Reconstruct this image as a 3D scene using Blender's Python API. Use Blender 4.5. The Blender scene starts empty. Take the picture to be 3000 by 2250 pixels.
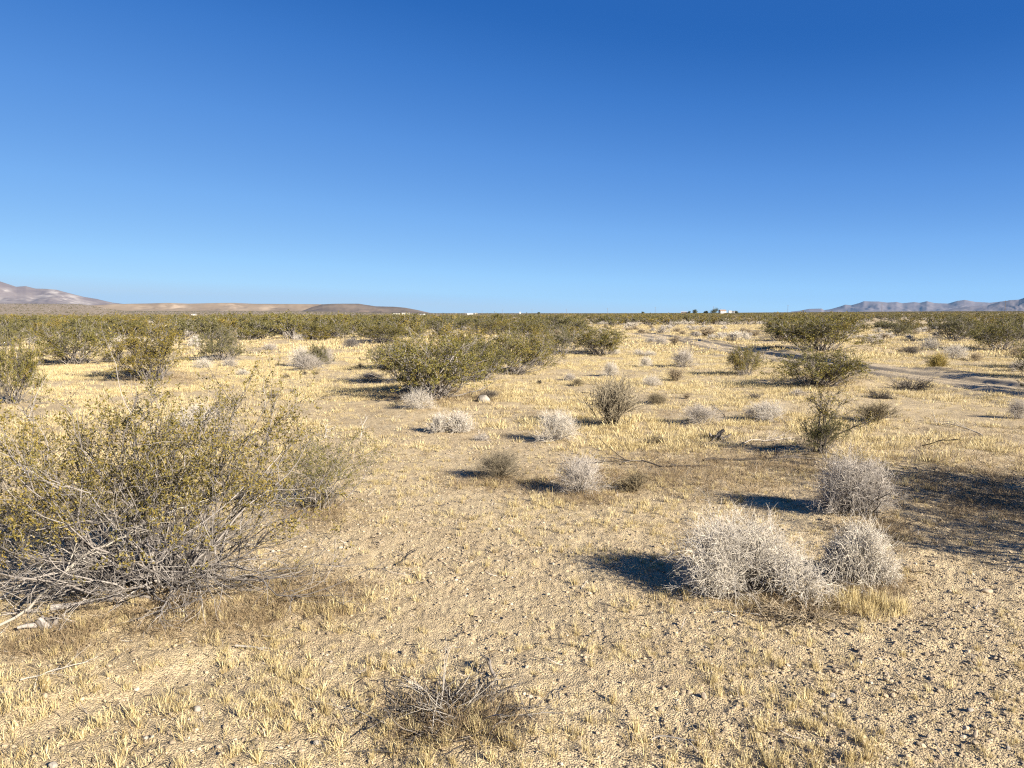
import bpy, math, random
import numpy as np
from mathutils import Vector

rng = np.random.default_rng(7)
random.seed(7)
SC = bpy.context.scene
COL = SC.collection
R = math.radians

# ------------------------------------------------------------------ camera model (source photo is 3000 x 2250)
F = 2254.0
PITCH = R(5.27)
EYE = 1.6
CP, SP = math.cos(PITCH), math.sin(PITCH)


def ground_xy(px, py, z=0.0):
    """point of the plane at height z seen at a photo pixel"""
    a, b = (px - 1500.0) / F, -(py - 1125.0) / F
    dx, dy, dz = a, CP + b * SP, -SP + b * CP
    t = (z - EYE) / dz
    return dx * t, dy * t


def to_px(x, y, z):
    zc = y * CP - (z - EYE) * SP
    yc = y * SP + (z - EYE) * CP
    zc = np.maximum(zc, 1e-3)
    return 1500.0 + F * x / zc, 1125.0 - F * yc / zc


def az_of(px):
    return math.atan2((px - 1500.0) / F, CP)


# ------------------------------------------------------------------ noise
def _h(ix, iy, s):
    n = (ix.astype(np.int64) * 374761393 + iy.astype(np.int64) * 668265263 + s * 974634777) & 0x7FFFFFFF
    n = ((n ^ (n >> 13)) * 1274126177) & 0x7FFFFFFF
    n = n ^ (n >> 16)
    return (n & 0xFFFF) / 65535.0


def vn(x, y, s=0):
    x = np.asarray(x, float); y = np.asarray(y, float)
    ix, iy = np.floor(x), np.floor(y)
    fx, fy = x - ix, y - iy
    fx = fx * fx * (3 - 2 * fx); fy = fy * fy * (3 - 2 * fy)
    a, b = _h(ix, iy, s), _h(ix + 1, iy, s)
    c, d = _h(ix, iy + 1, s), _h(ix + 1, iy + 1, s)
    return (a * (1 - fx) + b * fx) * (1 - fy) + (c * (1 - fx) + d * fx) * fy


def fbm(x, y, s=0, o=4):
    v, a, t = 0.0, 1.0, 0.0
    for i in range(o):
        v = v + a * vn(x * 2 ** i + 17.3 * i, y * 2 ** i - 9.1 * i, s + i)
        t += a; a *= 0.5
    return v / t


def ss(a, b, x):
    t = np.clip((np.asarray(x, float) - a) / (b - a), 0, 1)
    return t * t * (3 - 2 * t)


# ------------------------------------------------------------------ terrain
ROADPX = [(3300, 1185), (3050, 1150), (2900, 1129), (2740, 1106), (2600, 1092), (2480, 1076), (2330, 1052), (2190, 1030),
          (2080, 1009), (1970, 992), (1880, 978)]
_rp = np.array([ground_xy(*p) for p in ROADPX])


def smooth_line(p, n=4):
    for _ in range(n):
        q = [p[0]]
        for a, b in zip(p[:-1], p[1:]):
            q += [a * .75 + b * .25, a * .25 + b * .75]
        q.append(p[-1]); p = np.array(q)
    return p


ROAD = smooth_line(_rp, 3)
RUT = smooth_line(np.array([ground_xy(*p) for p in [(-150, 2270), (0, 2200), (180, 2120), (380, 2040), (560, 1970)]]), 2)


def line_dist(x, y, line):
    """signed side offset and distance to a polyline, and position along it"""
    best = np.full(x.shape, 1e9); side = np.zeros(x.shape); along = np.zeros(x.shape); acc = 0.0
    for a, b in zip(line[:-1], line[1:]):
        d = b - a; L = math.hypot(*d)
        if L < 1e-6:
            continue
        t = np.clip(((x - a[0]) * d[0] + (y - a[1]) * d[1]) / L ** 2, 0, 1)
        ex, ey = x - a[0] - t * d[0], y - a[1] - t * d[1]
        q = np.hypot(ex, ey)
        m = q < best
        sg = np.sign(d[0] * ey - d[1] * ex)
        best = np.where(m, q, best); side = np.where(m, sg, side); along = np.where(m, acc + t * L, along)
        acc += L
    return best, side, along


MOUNDS = []      # x, y, radius, height


def height(x, y, micro=True):
    x = np.asarray(x, float); y = np.asarray(y, float)
    r = np.hypot(x, y); az = np.degrees(np.arctan2(x, y))
    near = 1 - ss(60, 400, r)
    z = (fbm(x / 5.5, y / 5.5, 3, 3) - .5) * .13 * near + (fbm(x / 60, y / 60, 31, 3) - .5) * 1.2 * ss(60, 300, r) * (1 - ss(1500, 4000, r))
    z = z * ss(0.5, 4, r)
    z = z + (vn(x / .62, y / .62, 5) - .5) * .03 * near
    if micro:
        m = 1 - ss(25, 60, r)
        z = z + (fbm(x / .11, y / .11, 8, 3) - .5) * .020 * m
        z = z - np.abs(vn(x / .045, y / .045, 12) - .5) * .018 * (1 - ss(8, 16, r))
    # the plain dips, then climbs to the foot of the hills
    z = z - 2.6 * ss(90, 800, r) * (1 - ss(1000, 3000, r)) * (1 - ss(-6, 12, az))
    front = (np.abs(az) < 75)
    z = z + front * 32 * ss(1000, 3200, r) * ss(-26.3, -29.6, az)
    z = z + front * 8 * ss(1000, 3200, r) * ss(-6, -18, az) * (1 - ss(-26.3, -29.6, az))
    z = z + front * r * .0022 * ss(8, 32, az) * ss(150, 1000, r)
    # track with two ruts and soft berms
    m = (r > 8) & (r < 80) & (x > -2)
    if m.any():
        q, s, al = line_dist(x[m], y[m], ROAD)
        off = q * s + .35 * (vn(al / 3.1, al * 0 + 2, 40) - .5)
        prof = -.03 * np.exp(-(off / 1.1) ** 4)
        for c, w, dd in ((-.75, .2, .075), (.75, .2, .075), (-.3, .12, .03), (1.15, .12, .04)):
            prof = prof - dd * np.exp(-((off - c) / w) ** 2)
        for c, w, dd in ((-1.5, .28, .09), (1.65, .3, .09), (-1.02, .12, .05), (.38, .14, .06), (0, .1, .04)):
            prof = prof + dd * np.exp(-((off - c) / w) ** 2) * (.2 + 1.6 * vn(al / 2.3, off * 2, 41) ** 2)
        z[m] += prof * (1 - ss(48, 70, r[m]))
    m = r < 6
    if m.any():
        q, s, al = line_dist(x[m], y[m], RUT)
        z[m] += -.02 * np.exp(-(q / .14) ** 2) + .01 * np.exp(-((q * s - .26) / .07) ** 2)
    for mx, my, mr, mh in MOUNDS:
        m = (np.abs(x - mx) < 3 * mr) & (np.abs(y - my) < 3 * mr)
        if m.any():
            z[m] += mh * np.exp(-((x[m] - mx) ** 2 + (y[m] - my) ** 2) / mr ** 2)
    return z


def hz(x, y):
    return float(height(np.array([x]), np.array([y]), False)[0])


# ------------------------------------------------------------------ mesh helpers
class Buf:
    def __init__(s):
        s.v, s.f, s.t, s.mi, s.n = [], [], [], [], 0

    def add(s, V, Q, tint=None, mat=0):
        V = np.asarray(V, float).reshape(-1, 3); Q = np.asarray(Q, np.int64)
        s.v.append(V); s.f.append(Q + s.n); s.mi.append(np.full(len(Q), mat, np.int32))
        s.t.append(np.zeros(len(V)) if tint is None else np.broadcast_to(tint, (len(V),)))
        s.n += len(V)

    def verts(s):
        return np.concatenate(s.v)

    def mesh(s, name, mats, xf=None, flat=False):
        V = np.concatenate(s.v)
        if xf is not None:
            V = xf(V)
        me = bpy.data.meshes.new(name)
        me.vertices.add(len(V)); me.vertices.foreach_set('co', V.astype(np.float32).ravel())
        sizes = np.concatenate([np.full(len(f), f.shape[1]) for f in s.f])
        loops = np.concatenate([f.ravel() for f in s.f])
        me.loops.add(len(loops)); me.loops.foreach_set('vertex_index', loops.astype(np.int32))
        me.polygons.add(len(sizes))
        me.polygons.foreach_set('loop_start', (np.cumsum(sizes) - sizes).astype(np.int32))
        if len(mats) > 1:
            me.polygons.foreach_set('material_index', np.concatenate(s.mi))
        a = me.attributes.new('tint', 'FLOAT', 'POINT'); a.data.foreach_set('value', np.concatenate(s.t).astype(np.float32))
        for m in mats:
            me.materials.append(m)
        me.update(calc_edges=True)
        if flat:
            me.polygons.foreach_set('use_smooth', np.zeros(len(sizes), bool))
        return me


def link(name, me, parent=None, loc=None):
    o = bpy.data.objects.new(name, me); COL.objects.link(o)
    if parent is not None:
        o.parent = parent
    if loc is not None:
        o.location = loc
    return o


def tag(o, label=None, cat=None, group=None, kind=None):
    if label: o['label'] = label
    if cat: o['category'] = cat
    if group: o['group'] = group
    if kind: o['kind'] = kind
    return o


def nrm(v):
    return v / np.maximum(np.linalg.norm(v, axis=-1, keepdims=True), 1e-9)


def grow(S, D, L, n, wander=.15, up=0.0, g=rng):
    S = np.asarray(S, float); d = nrm(np.asarray(D, float)); P = [S]
    L = np.asarray(L, float).reshape(-1, 1)
    up = np.asarray(up, float).reshape(-1, 1) if np.ndim(up) else up
    for i in range(n):
        d = d + g.normal(0, wander, d.shape)
        d[:, 2] += (up[:, 0] if np.ndim(up) else up)
        d = nrm(d)
        P.append(P[-1] + d * L / n)
    return np.stack(P, 1)


def sprout(P, cnt, t0, t1, ang, sd, g=rng):
    M, N = P.shape[0], P.shape[1] - 1
    idx = np.repeat(np.arange(M), cnt)
    t = g.uniform(t0, t1, len(idx)) * N
    i = np.clip(t.astype(int), 0, N - 1); f = (t - i)[:, None]
    A, B = P[idx, i], P[idx, i + 1]
    S = A * (1 - f) + B * f
    T = nrm(B - A)
    q = g.normal(0, 1, T.shape); q = nrm(q - (q * T).sum(1, keepdims=True) * T)
    a = np.radians(g.normal(ang, sd, len(idx)))[:, None]
    return S, T * np.cos(a) + q * np.sin(a), idx, t / N


def tubes(buf, P, r0, r1, tint=None, mat=0, k=3, power=1.0):
    M, N1 = P.shape[:2]
    if M == 0:
        return
    r0 = np.broadcast_to(np.asarray(r0, float), (M,)); r1 = np.broadcast_to(np.asarray(r1, float), (M,))
    t = np.linspace(0, 1, N1)[None, :] ** power
    rad = r0[:, None] * (1 - t) + r1[:, None] * t
    T = np.gradient(P, axis=1); T = nrm(T)
    ref = nrm(np.array([.31, .53, .79]) + rng.normal(0, .5, (M, 1, 3)))
    U = nrm(np.cross(T, ref)); W = np.cross(T, U)
    a = np.arange(k) * 2 * np.pi / k
    V = P[:, :, None, :] + rad[:, :, None, None] * (U[:, :, None, :] * np.cos(a)[None, None, :, None] + W[:, :, None, :] * np.sin(a)[None, None, :, None])
    base = (np.arange(M) * N1 * k)[:, None, None] + (np.arange(N1 - 1) * k)[None, :, None]
    j = np.arange(k)[None, None, :]; j2 = (j + 1) % k
    Q = np.stack([base + j, base + j2, base + k + j2, base + k + j], -1).reshape(-1, 4)
    if tint is None:
        tint = rng.random(M)
    buf.add(V.reshape(-1, 3), Q, np.repeat(np.broadcast_to(tint, (M,)), N1 * k), mat)


def leaves(buf, C, ln, wd, tint, mat=0, upbias=.3, g=rng):
    M = len(C)
    if M == 0:
        return
    a = g.normal(0, 1, (M, 3)); a[:, 2] += upbias; a = nrm(a)
    b = g.normal(0, 1, (M, 3)); b = nrm(b - (b * a).sum(1, keepdims=True) * a)
    ln = (ln * g.uniform(.7, 1.3, M))[:, None]; wd = (wd * g.uniform(.7, 1.3, M))[:, None]
    V = np.stack([C, C + a * ln * .45 + b * wd * .5, C + a * ln, C + a * ln * .45 - b * wd * .5], 1)
    buf.add(V.reshape(-1, 3), (np.arange(M) * 4)[:, None] + np.arange(4)[None], np.repeat(tint, 4), mat)


# ------------------------------------------------------------------ materials
def new_mat(name):
    m = bpy.data.materials.new(name); m.use_nodes = True
    nt = m.node_tree
    return m, nt, nt.nodes['Principled BSDF'], nt.nodes['Material Output']


def ramp(nt, stops, inp):
    r = nt.nodes.new('ShaderNodeValToRGB')
    e = r.color_ramp.elements
    while len(e) < len(stops):
        e.new(.5)
    for el, (p, c) in zip(e, stops):
        el.position = p; el.color = (*c, 1)
    nt.links.new(inp, r.inputs[0])
    return r.outputs[0]


def math_n(nt, op, a, b):
    n = nt.nodes.new('ShaderNodeMath'); n.operation = op
    for i, v in enumerate((a, b)):
        if hasattr(v, 'links'):
            nt.links.new(v, n.inputs[i])
        else:
            n.inputs[i].default_value = v
    return n.outputs[0]


def mix_c(nt, fac, a, b, mode='MIX'):
    n = nt.nodes.new('ShaderNodeMix'); n.data_type = 'RGBA'; n.blend_type = mode
    for s, v in ((n.inputs[0], fac), (n.inputs[6], a), (n.inputs[7], b)):
        if hasattr(v, 'links'):
            nt.links.new(v, s)
        elif isinstance(v, tuple):
            s.default_value = (*v, 1)
        else:
            s.default_value = v
    return n.outputs[2]


def tint_out(nt):
    n = nt.nodes.new('ShaderNodeAttribute'); n.attribute_name = 'tint'
    return n.outputs['Fac']


def plant_mat(name, stops, rough=.7, trans=0.0, objvar=.15, noise=None, k=1.0):
    stops = [(p, tuple(v * k for v in c)) for p, c in stops]
    m, nt, b, out = new_mat(name)
    t = tint_out(nt)
    oi = nt.nodes.new('ShaderNodeObjectInfo')
    t = math_n(nt, 'ADD', t, math_n(nt, 'MULTIPLY', math_n(nt, 'SUBTRACT', oi.outputs['Random'], .5), objvar * 2))
    c = ramp(nt, stops, t)
    if noise:
        nz = nt.nodes.new('ShaderNodeTexNoise'); nz.inputs['Scale'].default_value = noise
        tc = nt.nodes.new('ShaderNodeTexCoord'); nt.links.new(tc.outputs['Object'], nz.inputs['Vector'])
        c = mix_c(nt, math_n(nt, 'MULTIPLY', nz.outputs[0], .6), c, (.12, .10, .085))
    nt.links.new(c, b.inputs['Base Color'])
    b.inputs['Roughness'].default_value = rough
    b.inputs['Specular IOR Level'].default_value = .25
    if trans:
        tr = nt.nodes.new('ShaderNodeBsdfTranslucent'); nt.links.new(c, tr.inputs[0])
        mx = nt.nodes.new('ShaderNodeMixShader'); mx.inputs[0].default_value = trans
        nt.links.new(b.outputs[0], mx.inputs[1]); nt.links.new(tr.outputs[0], mx.inputs[2])
        nt.links.new(mx.outputs[0], out.inputs[0])
    return m


LEAF_OLIVE = plant_mat('creosote_leaf_olive', [(0, (.085, .082, .02)), (.45, (.145, .128, .028)), (.8, (.205, .16, .035)), (1, (.20, .125, .03))], .55, .25, k=1.0)
LEAF_GOLD = plant_mat('creosote_leaf_golden', [(0, (.115, .095, .02)), (.5, (.20, .155, .028)), (1, (.275, .195, .038))], .55, .25, k=.95)
LEAF_DARK = plant_mat('creosote_leaf_dark', [(0, (.075, .066, .022)), (.6, (.115, .108, .036)), (1, (.17, .14, .045))], .55, .2)
LEAF_BROWN = plant_mat('creosote_leaf_brownish', [(0, (.085, .074, .02)), (.5, (.15, .122, .029)), (1, (.215, .155, .037))], .55, .25)
STEM_GREY = plant_mat('grey_creosote_bark', [(0, (.085, .075, .066)), (.5, (.20, .175, .155)), (1, (.40, .36, .32))], .85, k=.75)
STEM_DARK = plant_mat('dark_dead_wood', [(0, (.04, .033, .028)), (.6, (.10, .085, .07)), (1, (.22, .19, .16))], .9, k=.75)
TWIG_WHITE = plant_mat('bleached_white_twig', [(0, (.46, .40, .33)), (.4, (.68, .62, .54)), (1, (.84, .75, .60))], .8, 0, .12, k=.64)
TWIG_ASH = plant_mat('ash_grey_twig', [(0, (.20, .175, .15)), (.5, (.36, .32, .275)), (1, (.56, .50, .43))], .8, k=.88)
TWIG_TAN = plant_mat('tan_dry_twig', [(0, (.17, .13, .085)), (.5, (.33, .26, .17)), (1, (.48, .39, .26))], .8, k=.75)
TWIG_OLIVE = plant_mat('olive_grey_twig', [(0, (.105, .085, .055)), (.5, (.20, .165, .11)), (1, (.33, .28, .195))], .8, k=.8)
TWIG_BROWN = plant_mat('olive_brown_twig', [(0, (.085, .066, .04)), (.5, (.17, .135, .08)), (1, (.29, .24, .15))], .8, k=.75)
STRAW = plant_mat('straw_blade', [(0, (.30, .215, .095)), (.3, (.48, .38, .185)), (.75, (.63, .52, .28)), (1, (.70, .60, .36))], .6, .3, .28, k=.88)
BROWN_GRASS = plant_mat('brown_dead_grass', [(0, (.13, .09, .05)), (.5, (.25, .18, .10)), (1, (.42, .32, .19))], .75, .2, k=.8)
PALE_WOOD = plant_mat('sun_bleached_wood', [(0, (.50, .44, .36)), (1, (.74, .68, .58))], .75, 0, .1, k=.48)


def ground_mat(name, cols, far=None):
    m, nt, b, out = new_mat(name)
    tc = nt.nodes.new('ShaderNodeTexCoord')

    def nz(scale, det=4, rough=.55):
        n = nt.nodes.new('ShaderNodeTexNoise'); n.inputs['Scale'].default_value = scale
        n.inputs['Detail'].default_value = det; n.inputs['Roughness'].default_value = rough
        nt.links.new(tc.outputs['Object'], n.inputs['Vector']); return n.outputs[0]
    c = ramp(nt, [(.25, cols[0]), (.5, cols[1]), (.75, cols[2])], nz(.55, 6, .6))
    c = mix_c(nt, ramp(nt, [(.42, (0, 0, 0)), (.68, (.55, .55, .55))], nz(3.1, 5, .65)), c, cols[3])
    if far:
        c = mix_c(nt, tint_out(nt), c, far)
    # mixed coloured grains
    v = nt.nodes.new('ShaderNodeTexVoronoi'); v.inputs['Scale'].default_value = 130
    nt.links.new(tc.outputs['Object'], v.inputs['Vector'])
    c = mix_c(nt, .55, c, mix_c(nt, 1.0, c, ramp(nt, [(0, (.42, .38, .34)), (.5, (.95, .95, .95)), (.85, (1.15, 1.12, 1.08)), (1, (1.5, 1.45, 1.4))], v.outputs['Color']), 'MULTIPLY'))
    nt.links.new(c, b.inputs['Base Color'])
    b.inputs['Roughness'].default_value = .95
    b.inputs['Specular IOR Level'].default_value = .1
    bp = nt.nodes.new('ShaderNodeBump'); bp.inputs['Strength'].default_value = .8; bp.inputs['Distance'].default_value = .012
    h = math_n(nt, 'ADD', nz(38, 5, .7), math_n(nt, 'MULTIPLY', v.outputs['Distance'], -.6))
    nt.links.new(h, bp.inputs['Height']); nt.links.new(bp.outputs[0], b.inputs['Normal'])
    return m


GROUND = ground_mat('sandy_desert_soil', [(.31, .242, .148), (.385, .308, .19), (.435, .352, .222), (.275, .21, .128)], (.215, .17, .12))
TRACK = ground_mat('pale_track_sand', [(.35, .28, .185), (.40, .325, .22), (.43, .355, .245), (.32, .255, .168)])
STONE = plant_mat('mixed_gravel', [(0, (.15, .115, .08)), (.35, (.28, .22, .145)), (.85, (.38, .30, .20)), (1, (.46, .39, .29))], .85, 0, .12, k=.85)


def rock_mat(name, a, bcol):
    m, nt, b, out = new_mat(name)
    n = nt.nodes.new('ShaderNodeTexNoise'); n.inputs['Scale'].default_value = 14; n.inputs['Detail'].default_value = 6
    tc = nt.nodes.new('ShaderNodeTexCoord'); nt.links.new(tc.outputs['Object'], n.inputs['Vector'])
    nt.links.new(ramp(nt, [(.35, a), (.65, bcol)], n.outputs[0]), b.inputs['Base Color'])
    b.inputs['Roughness'].default_value = .9
    bp = nt.nodes.new('ShaderNodeBump'); bp.inputs['Strength'].default_value = .5; bp.inputs['Distance'].default_value = .01
    nt.links.new(n.outputs[0], bp.inputs['Height']); nt.links.new(bp.outputs[0], b.inputs['Normal'])
    return m


ROCK_WHITE = rock_mat('white_quartz_rock', (.15, .13, .105), (.27, .24, .20))
ROCK_TAN = rock_mat('tan_rock', (.18, .14, .10), (.30, .24, .17))


def hill_mat(name, stops, scale, patch=None):
    stops = [(p, tuple(v * .55 for v in c)) for p, c in stops]; patch = patch and tuple(v * .62 for v in patch)
    m, nt, b, out = new_mat(name)
    tc = nt.nodes.new('ShaderNodeTexCoord')
    n = nt.nodes.new('ShaderNodeTexNoise'); n.inputs['Scale'].default_value = scale; n.inputs['Detail'].default_value = 7
    n.inputs['Roughness'].default_value = .62
    nt.links.new(tc.outputs['Object'], n.inputs['Vector'])
    c = ramp(nt, stops, n.outputs[0])
    if patch:
        at = nt.nodes.new('ShaderNodeAttribute'); at.attribute_name = 'tint'
        n2 = nt.nodes.new('ShaderNodeTexNoise'); n2.inputs['Scale'].default_value = scale * 3; n2.inputs['Detail'].default_value = 6
        nt.links.new(tc.outputs['Object'], n2.inputs['Vector'])
        f = math_n(nt, 'MULTIPLY', at.outputs['Fac'], ramp(nt, [(.4, (.1, .1, .1)), (.6, (1, 1, 1))], n2.outputs[0]))
        c = mix_c(nt, f, c, patch)
    nt.links.new(c, b.inputs['Base Color']); b.inputs['Roughness'].default_value = 1; b.inputs['Specular IOR Level'].default_value = 0
    return m


def plain(name, col, rough=.6, metal=0.0):
    m, nt, b, out = new_mat(name)
    n = nt.nodes.new('ShaderNodeTexNoise'); n.inputs['Scale'].default_value = 2.5; n.inputs['Detail'].default_value = 4
    tc = nt.nodes.new('ShaderNodeTexCoord'); nt.links.new(tc.outputs['Object'], n.inputs['Vector'])
    nt.links.new(ramp(nt, [(.3, tuple(c * .85 for c in col)), (.7, col)], n.outputs[0]), b.inputs['Base Color'])
    b.inputs['Roughness'].default_value = rough; b.inputs['Metallic'].default_value = metal
    return m


# ------------------------------------------------------------------ plant models (unit size: radius 1, height 1)
def fit(buf, q=99.0):
    """a function that scales a plant's points to radius 1 and height 1"""
    V = buf.verts()
    rx = np.percentile(np.hypot(V[:, 0], V[:, 1]), q); h = np.percentile(V[:, 2], 99.7)
    return (1 / rx, 1 / rx, 1 / h)


def creosote(stems, n1, n2, nl, leaf, g, thick=1.0, low=.2, spread=(8, 52), tilt=(0, 0), bare=.32, leafmat=0, ax=1.0, root=.09):
    """vase of grey stems with small leaves toward the tips; returns (branches, foliage) buffers in metres, about 1.2 m tall"""
    br, fo = Buf(), Buf()
    nlow = int(stems * low); nup = stems - nlow
    th = np.radians(np.concatenate([g.uniform(*spread, nup), g.uniform(58, 84, nlow)]))
    ph = g.uniform(0, 2 * np.pi, stems)
    D = np.stack([np.sin(th) * np.cos(ph) * ax + tilt[0], np.sin(th) * np.sin(ph) + tilt[1], np.cos(th)], 1)
    S = np.stack([g.normal(0, root * ax, stems) + .1 * np.cos(ph), g.normal(0, .08, stems) + .1 * np.sin(ph), np.full(stems, -.02)], 1)
    L = np.concatenate([g.uniform(.85, 1.25, nup), g.uniform(.5, 1.0, nlow)])
    P0 = grow(S, D, L, 12, .18, .035, g)
    P0[:, 1:, 2] = np.maximum(P0[:, 1:, 2], .012)
    r = g.uniform(.006, .0125, stems) * thick
    tubes(br, P0, r, r * .28, g.uniform(.1, .9, stems), k=4)
    s, d, i, t = sprout(P0, n1, .25, .97, 32, 12, g)
    d[:, 2] += .1
    L1 = L[i] * g.uniform(.22, .5, len(i)) * (1.15 - .5 * t)
    P1 = grow(s, d, L1, 7, .21, .03, g)
    P1[:, :, 2] = np.maximum(P1[:, :, 2], .008)
    tubes(br, P1, .0034 * thick, .0014 * thick, g.uniform(0, 1, len(i)))
    s2, d2, i2, t2 = sprout(P1, n2, .2, 1, 38, 14, g)
    L2 = g.uniform(.09, .22, len(i2))
    P2 = grow(s2, d2, L2, 4, .2, .04, g)
    P2[:, :, 2] = np.maximum(P2[:, :, 2], .005)
    tubes(br, P2, .0017 * thick, .0008 * thick, g.uniform(0, 1, len(i2)))
    # leaves in clumps along the twigs
    hgt = P2[:, -1, 2]
    cl = vn(P2[:, 2, 0] * 4.5 + 31, P2[:, 2, 1] * 4.5 + P2[:, 2, 2] * 5.3, 77)
    keep = (hgt > bare * g.uniform(.45, 1.3, len(hgt))) & (cl + g.normal(0, .12, len(cl)) > .30) & (i[i2] < nup * 1.0 + nlow * .25)
    Pk = P2[keep]
    if len(Pk):
        n = len(Pk)
        k = np.minimum(g.integers(0, 6, (n, nl)), 3); f = (np.round(g.random((n, nl)) * 2) / 2)[..., None]
        ii = np.arange(n)[:, None]
        C = Pk[ii, k] * (1 - f) + Pk[ii, k + 1] * f + g.normal(0, leaf * .30, (n, nl, 3))
        tw = np.clip(cl[keep][:, None] * .6 + g.normal(.12, .22, (n, nl)), 0, 1)
        leaves(fo, C.reshape(-1, 3), leaf, leaf * .5, tw.ravel(), g=g)
    return br, fo


def dome(stems, n1, n2, g, r=.004, el=(4, 90), wander=.2, up=.05, l1=.42, l2=.2, lobes=((0, 0, 1, 1),), curl=.0, droop=0.0):
    """rounded shrub of fine interlaced twigs; unit radius"""
    b = Buf()
    for cx, cy, rr, hh in lobes:
        m = int(stems * rr)
        e = np.radians(g.uniform(*el, m)); ph = g.uniform(0, 2 * np.pi, m)
        D = np.stack([np.cos(e) * np.cos(ph), np.cos(e) * np.sin(ph), np.sin(e) * hh], 1)
        S = np.stack([cx + g.normal(0, .1, m), cy + g.normal(0, .1, m), np.zeros(m)], 1)
        L = g.uniform(.55, .85, m) * rr
        P0 = grow(S, D, L, 7, wander * .6, up, g); P0[:, :, 2] = np.maximum(P0[:, :, 2], .01)
        tubes(b, P0, r * 2.2, r, g.uniform(0, .6, m))
        s, d, i, t = sprout(P0, n1, .3, 1, 36, 14, g)
        P1 = grow(s, d, l1 * rr * g.uniform(.6, 1.2, len(i)), 6, wander, up + curl - droop, g); P1[:, :, 2] = np.maximum(P1[:, :, 2], .005)
        tubes(b, P1, r * 1.1, r * .7, g.uniform(.1, 1, len(i)))
        s, d, i, t = sprout(P1, n2, .25, 1, 40, 16, g)
        P2 = grow(s, d, l2 * rr * g.uniform(.5, 1.3, len(i)), 4, wander * 1.1, up - droop * 1.6, g); P2[:, :, 2] = np.maximum(P2[:, :, 2], .003)
        tubes(b, P2, r * .75, r * .45, g.uniform(.2, 1, len(i)))
    return b


def scaled(buf, name, mats, s, flat=False):
    return buf.mesh(name, mats, lambda V: V * np.array(s), flat)


G = lambda n: np.random.default_rng(n)
# mid-size creosote variants (branches mesh, foliage mesh)
CREO_MID, CREO_FAR = [], []
for q in range(6):
    br, fo = creosote(44, 6, 6, 17, .030, G(100 + q), 1.1, low=.2, bare=.24)
    s = fit(br); CREO_MID.append((scaled(br, 'creosote_branches', [STEM_GREY], s), scaled(fo, 'creosote_foliage', [LEAF_OLIVE], s)))
for q in range(5):
    br, fo = creosote(24, 4, 5, 14, .056, G(140 + q), 2.3, low=.2, bare=.18)
    s = fit(br); CREO_FAR.append((scaled(br, 'creosote_branches', [STEM_GREY], s), scaled(fo, 'creosote_foliage', [LEAF_OLIVE], s)))
SHRUB_MID, SHRUB_FAR, VASE, TUFT, PILE = [], [], [], [], []
for q in range(5):
    b = dome(64, 7, 5, G(200 + q), .0034, wander=.19, l2=.24); SHRUB_MID.append(scaled(b, 'shrub_twigs', [TWIG_WHITE], fit(b)))
for q in range(4):
    b = dome(26, 5, 4, G(220 + q), .014, l2=.26); SHRUB_FAR.append(scaled(b, 'shrub_twigs', [TWIG_WHITE], fit(b)))
for q in range(3):
    b = dome(56, 6, 4, G(240 + q), .0055, el=(38, 86), wander=.14, up=.05, l1=.4, l2=.16); VASE.append(scaled(b, 'shrub_twigs', [TWIG_BROWN], fit(b)))
for q in range(4):
    b = dome(34, 4, 2, G(260 + q), .010, el=(20, 88), wander=.12, up=.0, l1=.5, l2=.2); TUFT.append(scaled(b, 'shrub_twigs', [TWIG_BROWN], fit(b)))
for q in range(4):
    b = dome(40, 5, 3, G(280 + q), .010, el=(0, 28), wander=.2, up=.015, l1=.45, l2=.22); PILE.append(scaled(b, 'pile_twigs', [STEM_DARK], fit(b)))


def with_mat(o, m):
    o.material_slots[0].link = 'OBJECT'; o.material_slots[0].material = m
    return o


def empty(name, loc, rz=0.0, sc=(1, 1, 1)):
    o = bpy.data.objects.new(name, None); COL.objects.link(o)
    o.location = loc; o.rotation_euler = (0, 0, rz); o.scale = sc; o.empty_display_size = .1
    return o


def locate(cx, base, top, w):
    """photo pixels -> ground point, half width and height in metres"""
    x, y = ground_xy(cx, base)
    for _ in range(3):
        x, y = ground_xy(cx, base, hz(x, y))
    z = hz(x, y)
    dep = y * CP - (z - EYE) * SP
    b = -(top - 1125.0) / F
    dz, dy = -SP + b * CP, CP + b * SP
    h = max(.05, EYE + dz / dy * y - z)
    return x, y, z, w / F * dep / 2, h


def add_creosote(loc, hw, h, leaf, label, group=None, far=False, rz=None):
    vs = CREO_FAR if far else CREO_MID
    bm, fm = vs[rng.integers(len(vs))]
    e = empty('creosote_bush', loc, rng.uniform(0, 6.28) if rz is None else rz, (hw, hw * rng.uniform(.85, 1.1), h))
    link('branches', bm, e)
    with_mat(link('foliage', fm, e), leaf)
    return tag(e, label, 'bush', group)


def add_shrub(name, vs, loc, hw, h, m, label, cat='shrub', group=None):
    o = link(name, vs[rng.integers(len(vs))], None, loc)
    o.rotation_euler = (0, 0, rng.uniform(0, 6.28)); o.scale = (hw, hw * rng.uniform(.85, 1.1), h)
    with_mat(o, m)
    return tag(o, label, cat, group)


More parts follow.
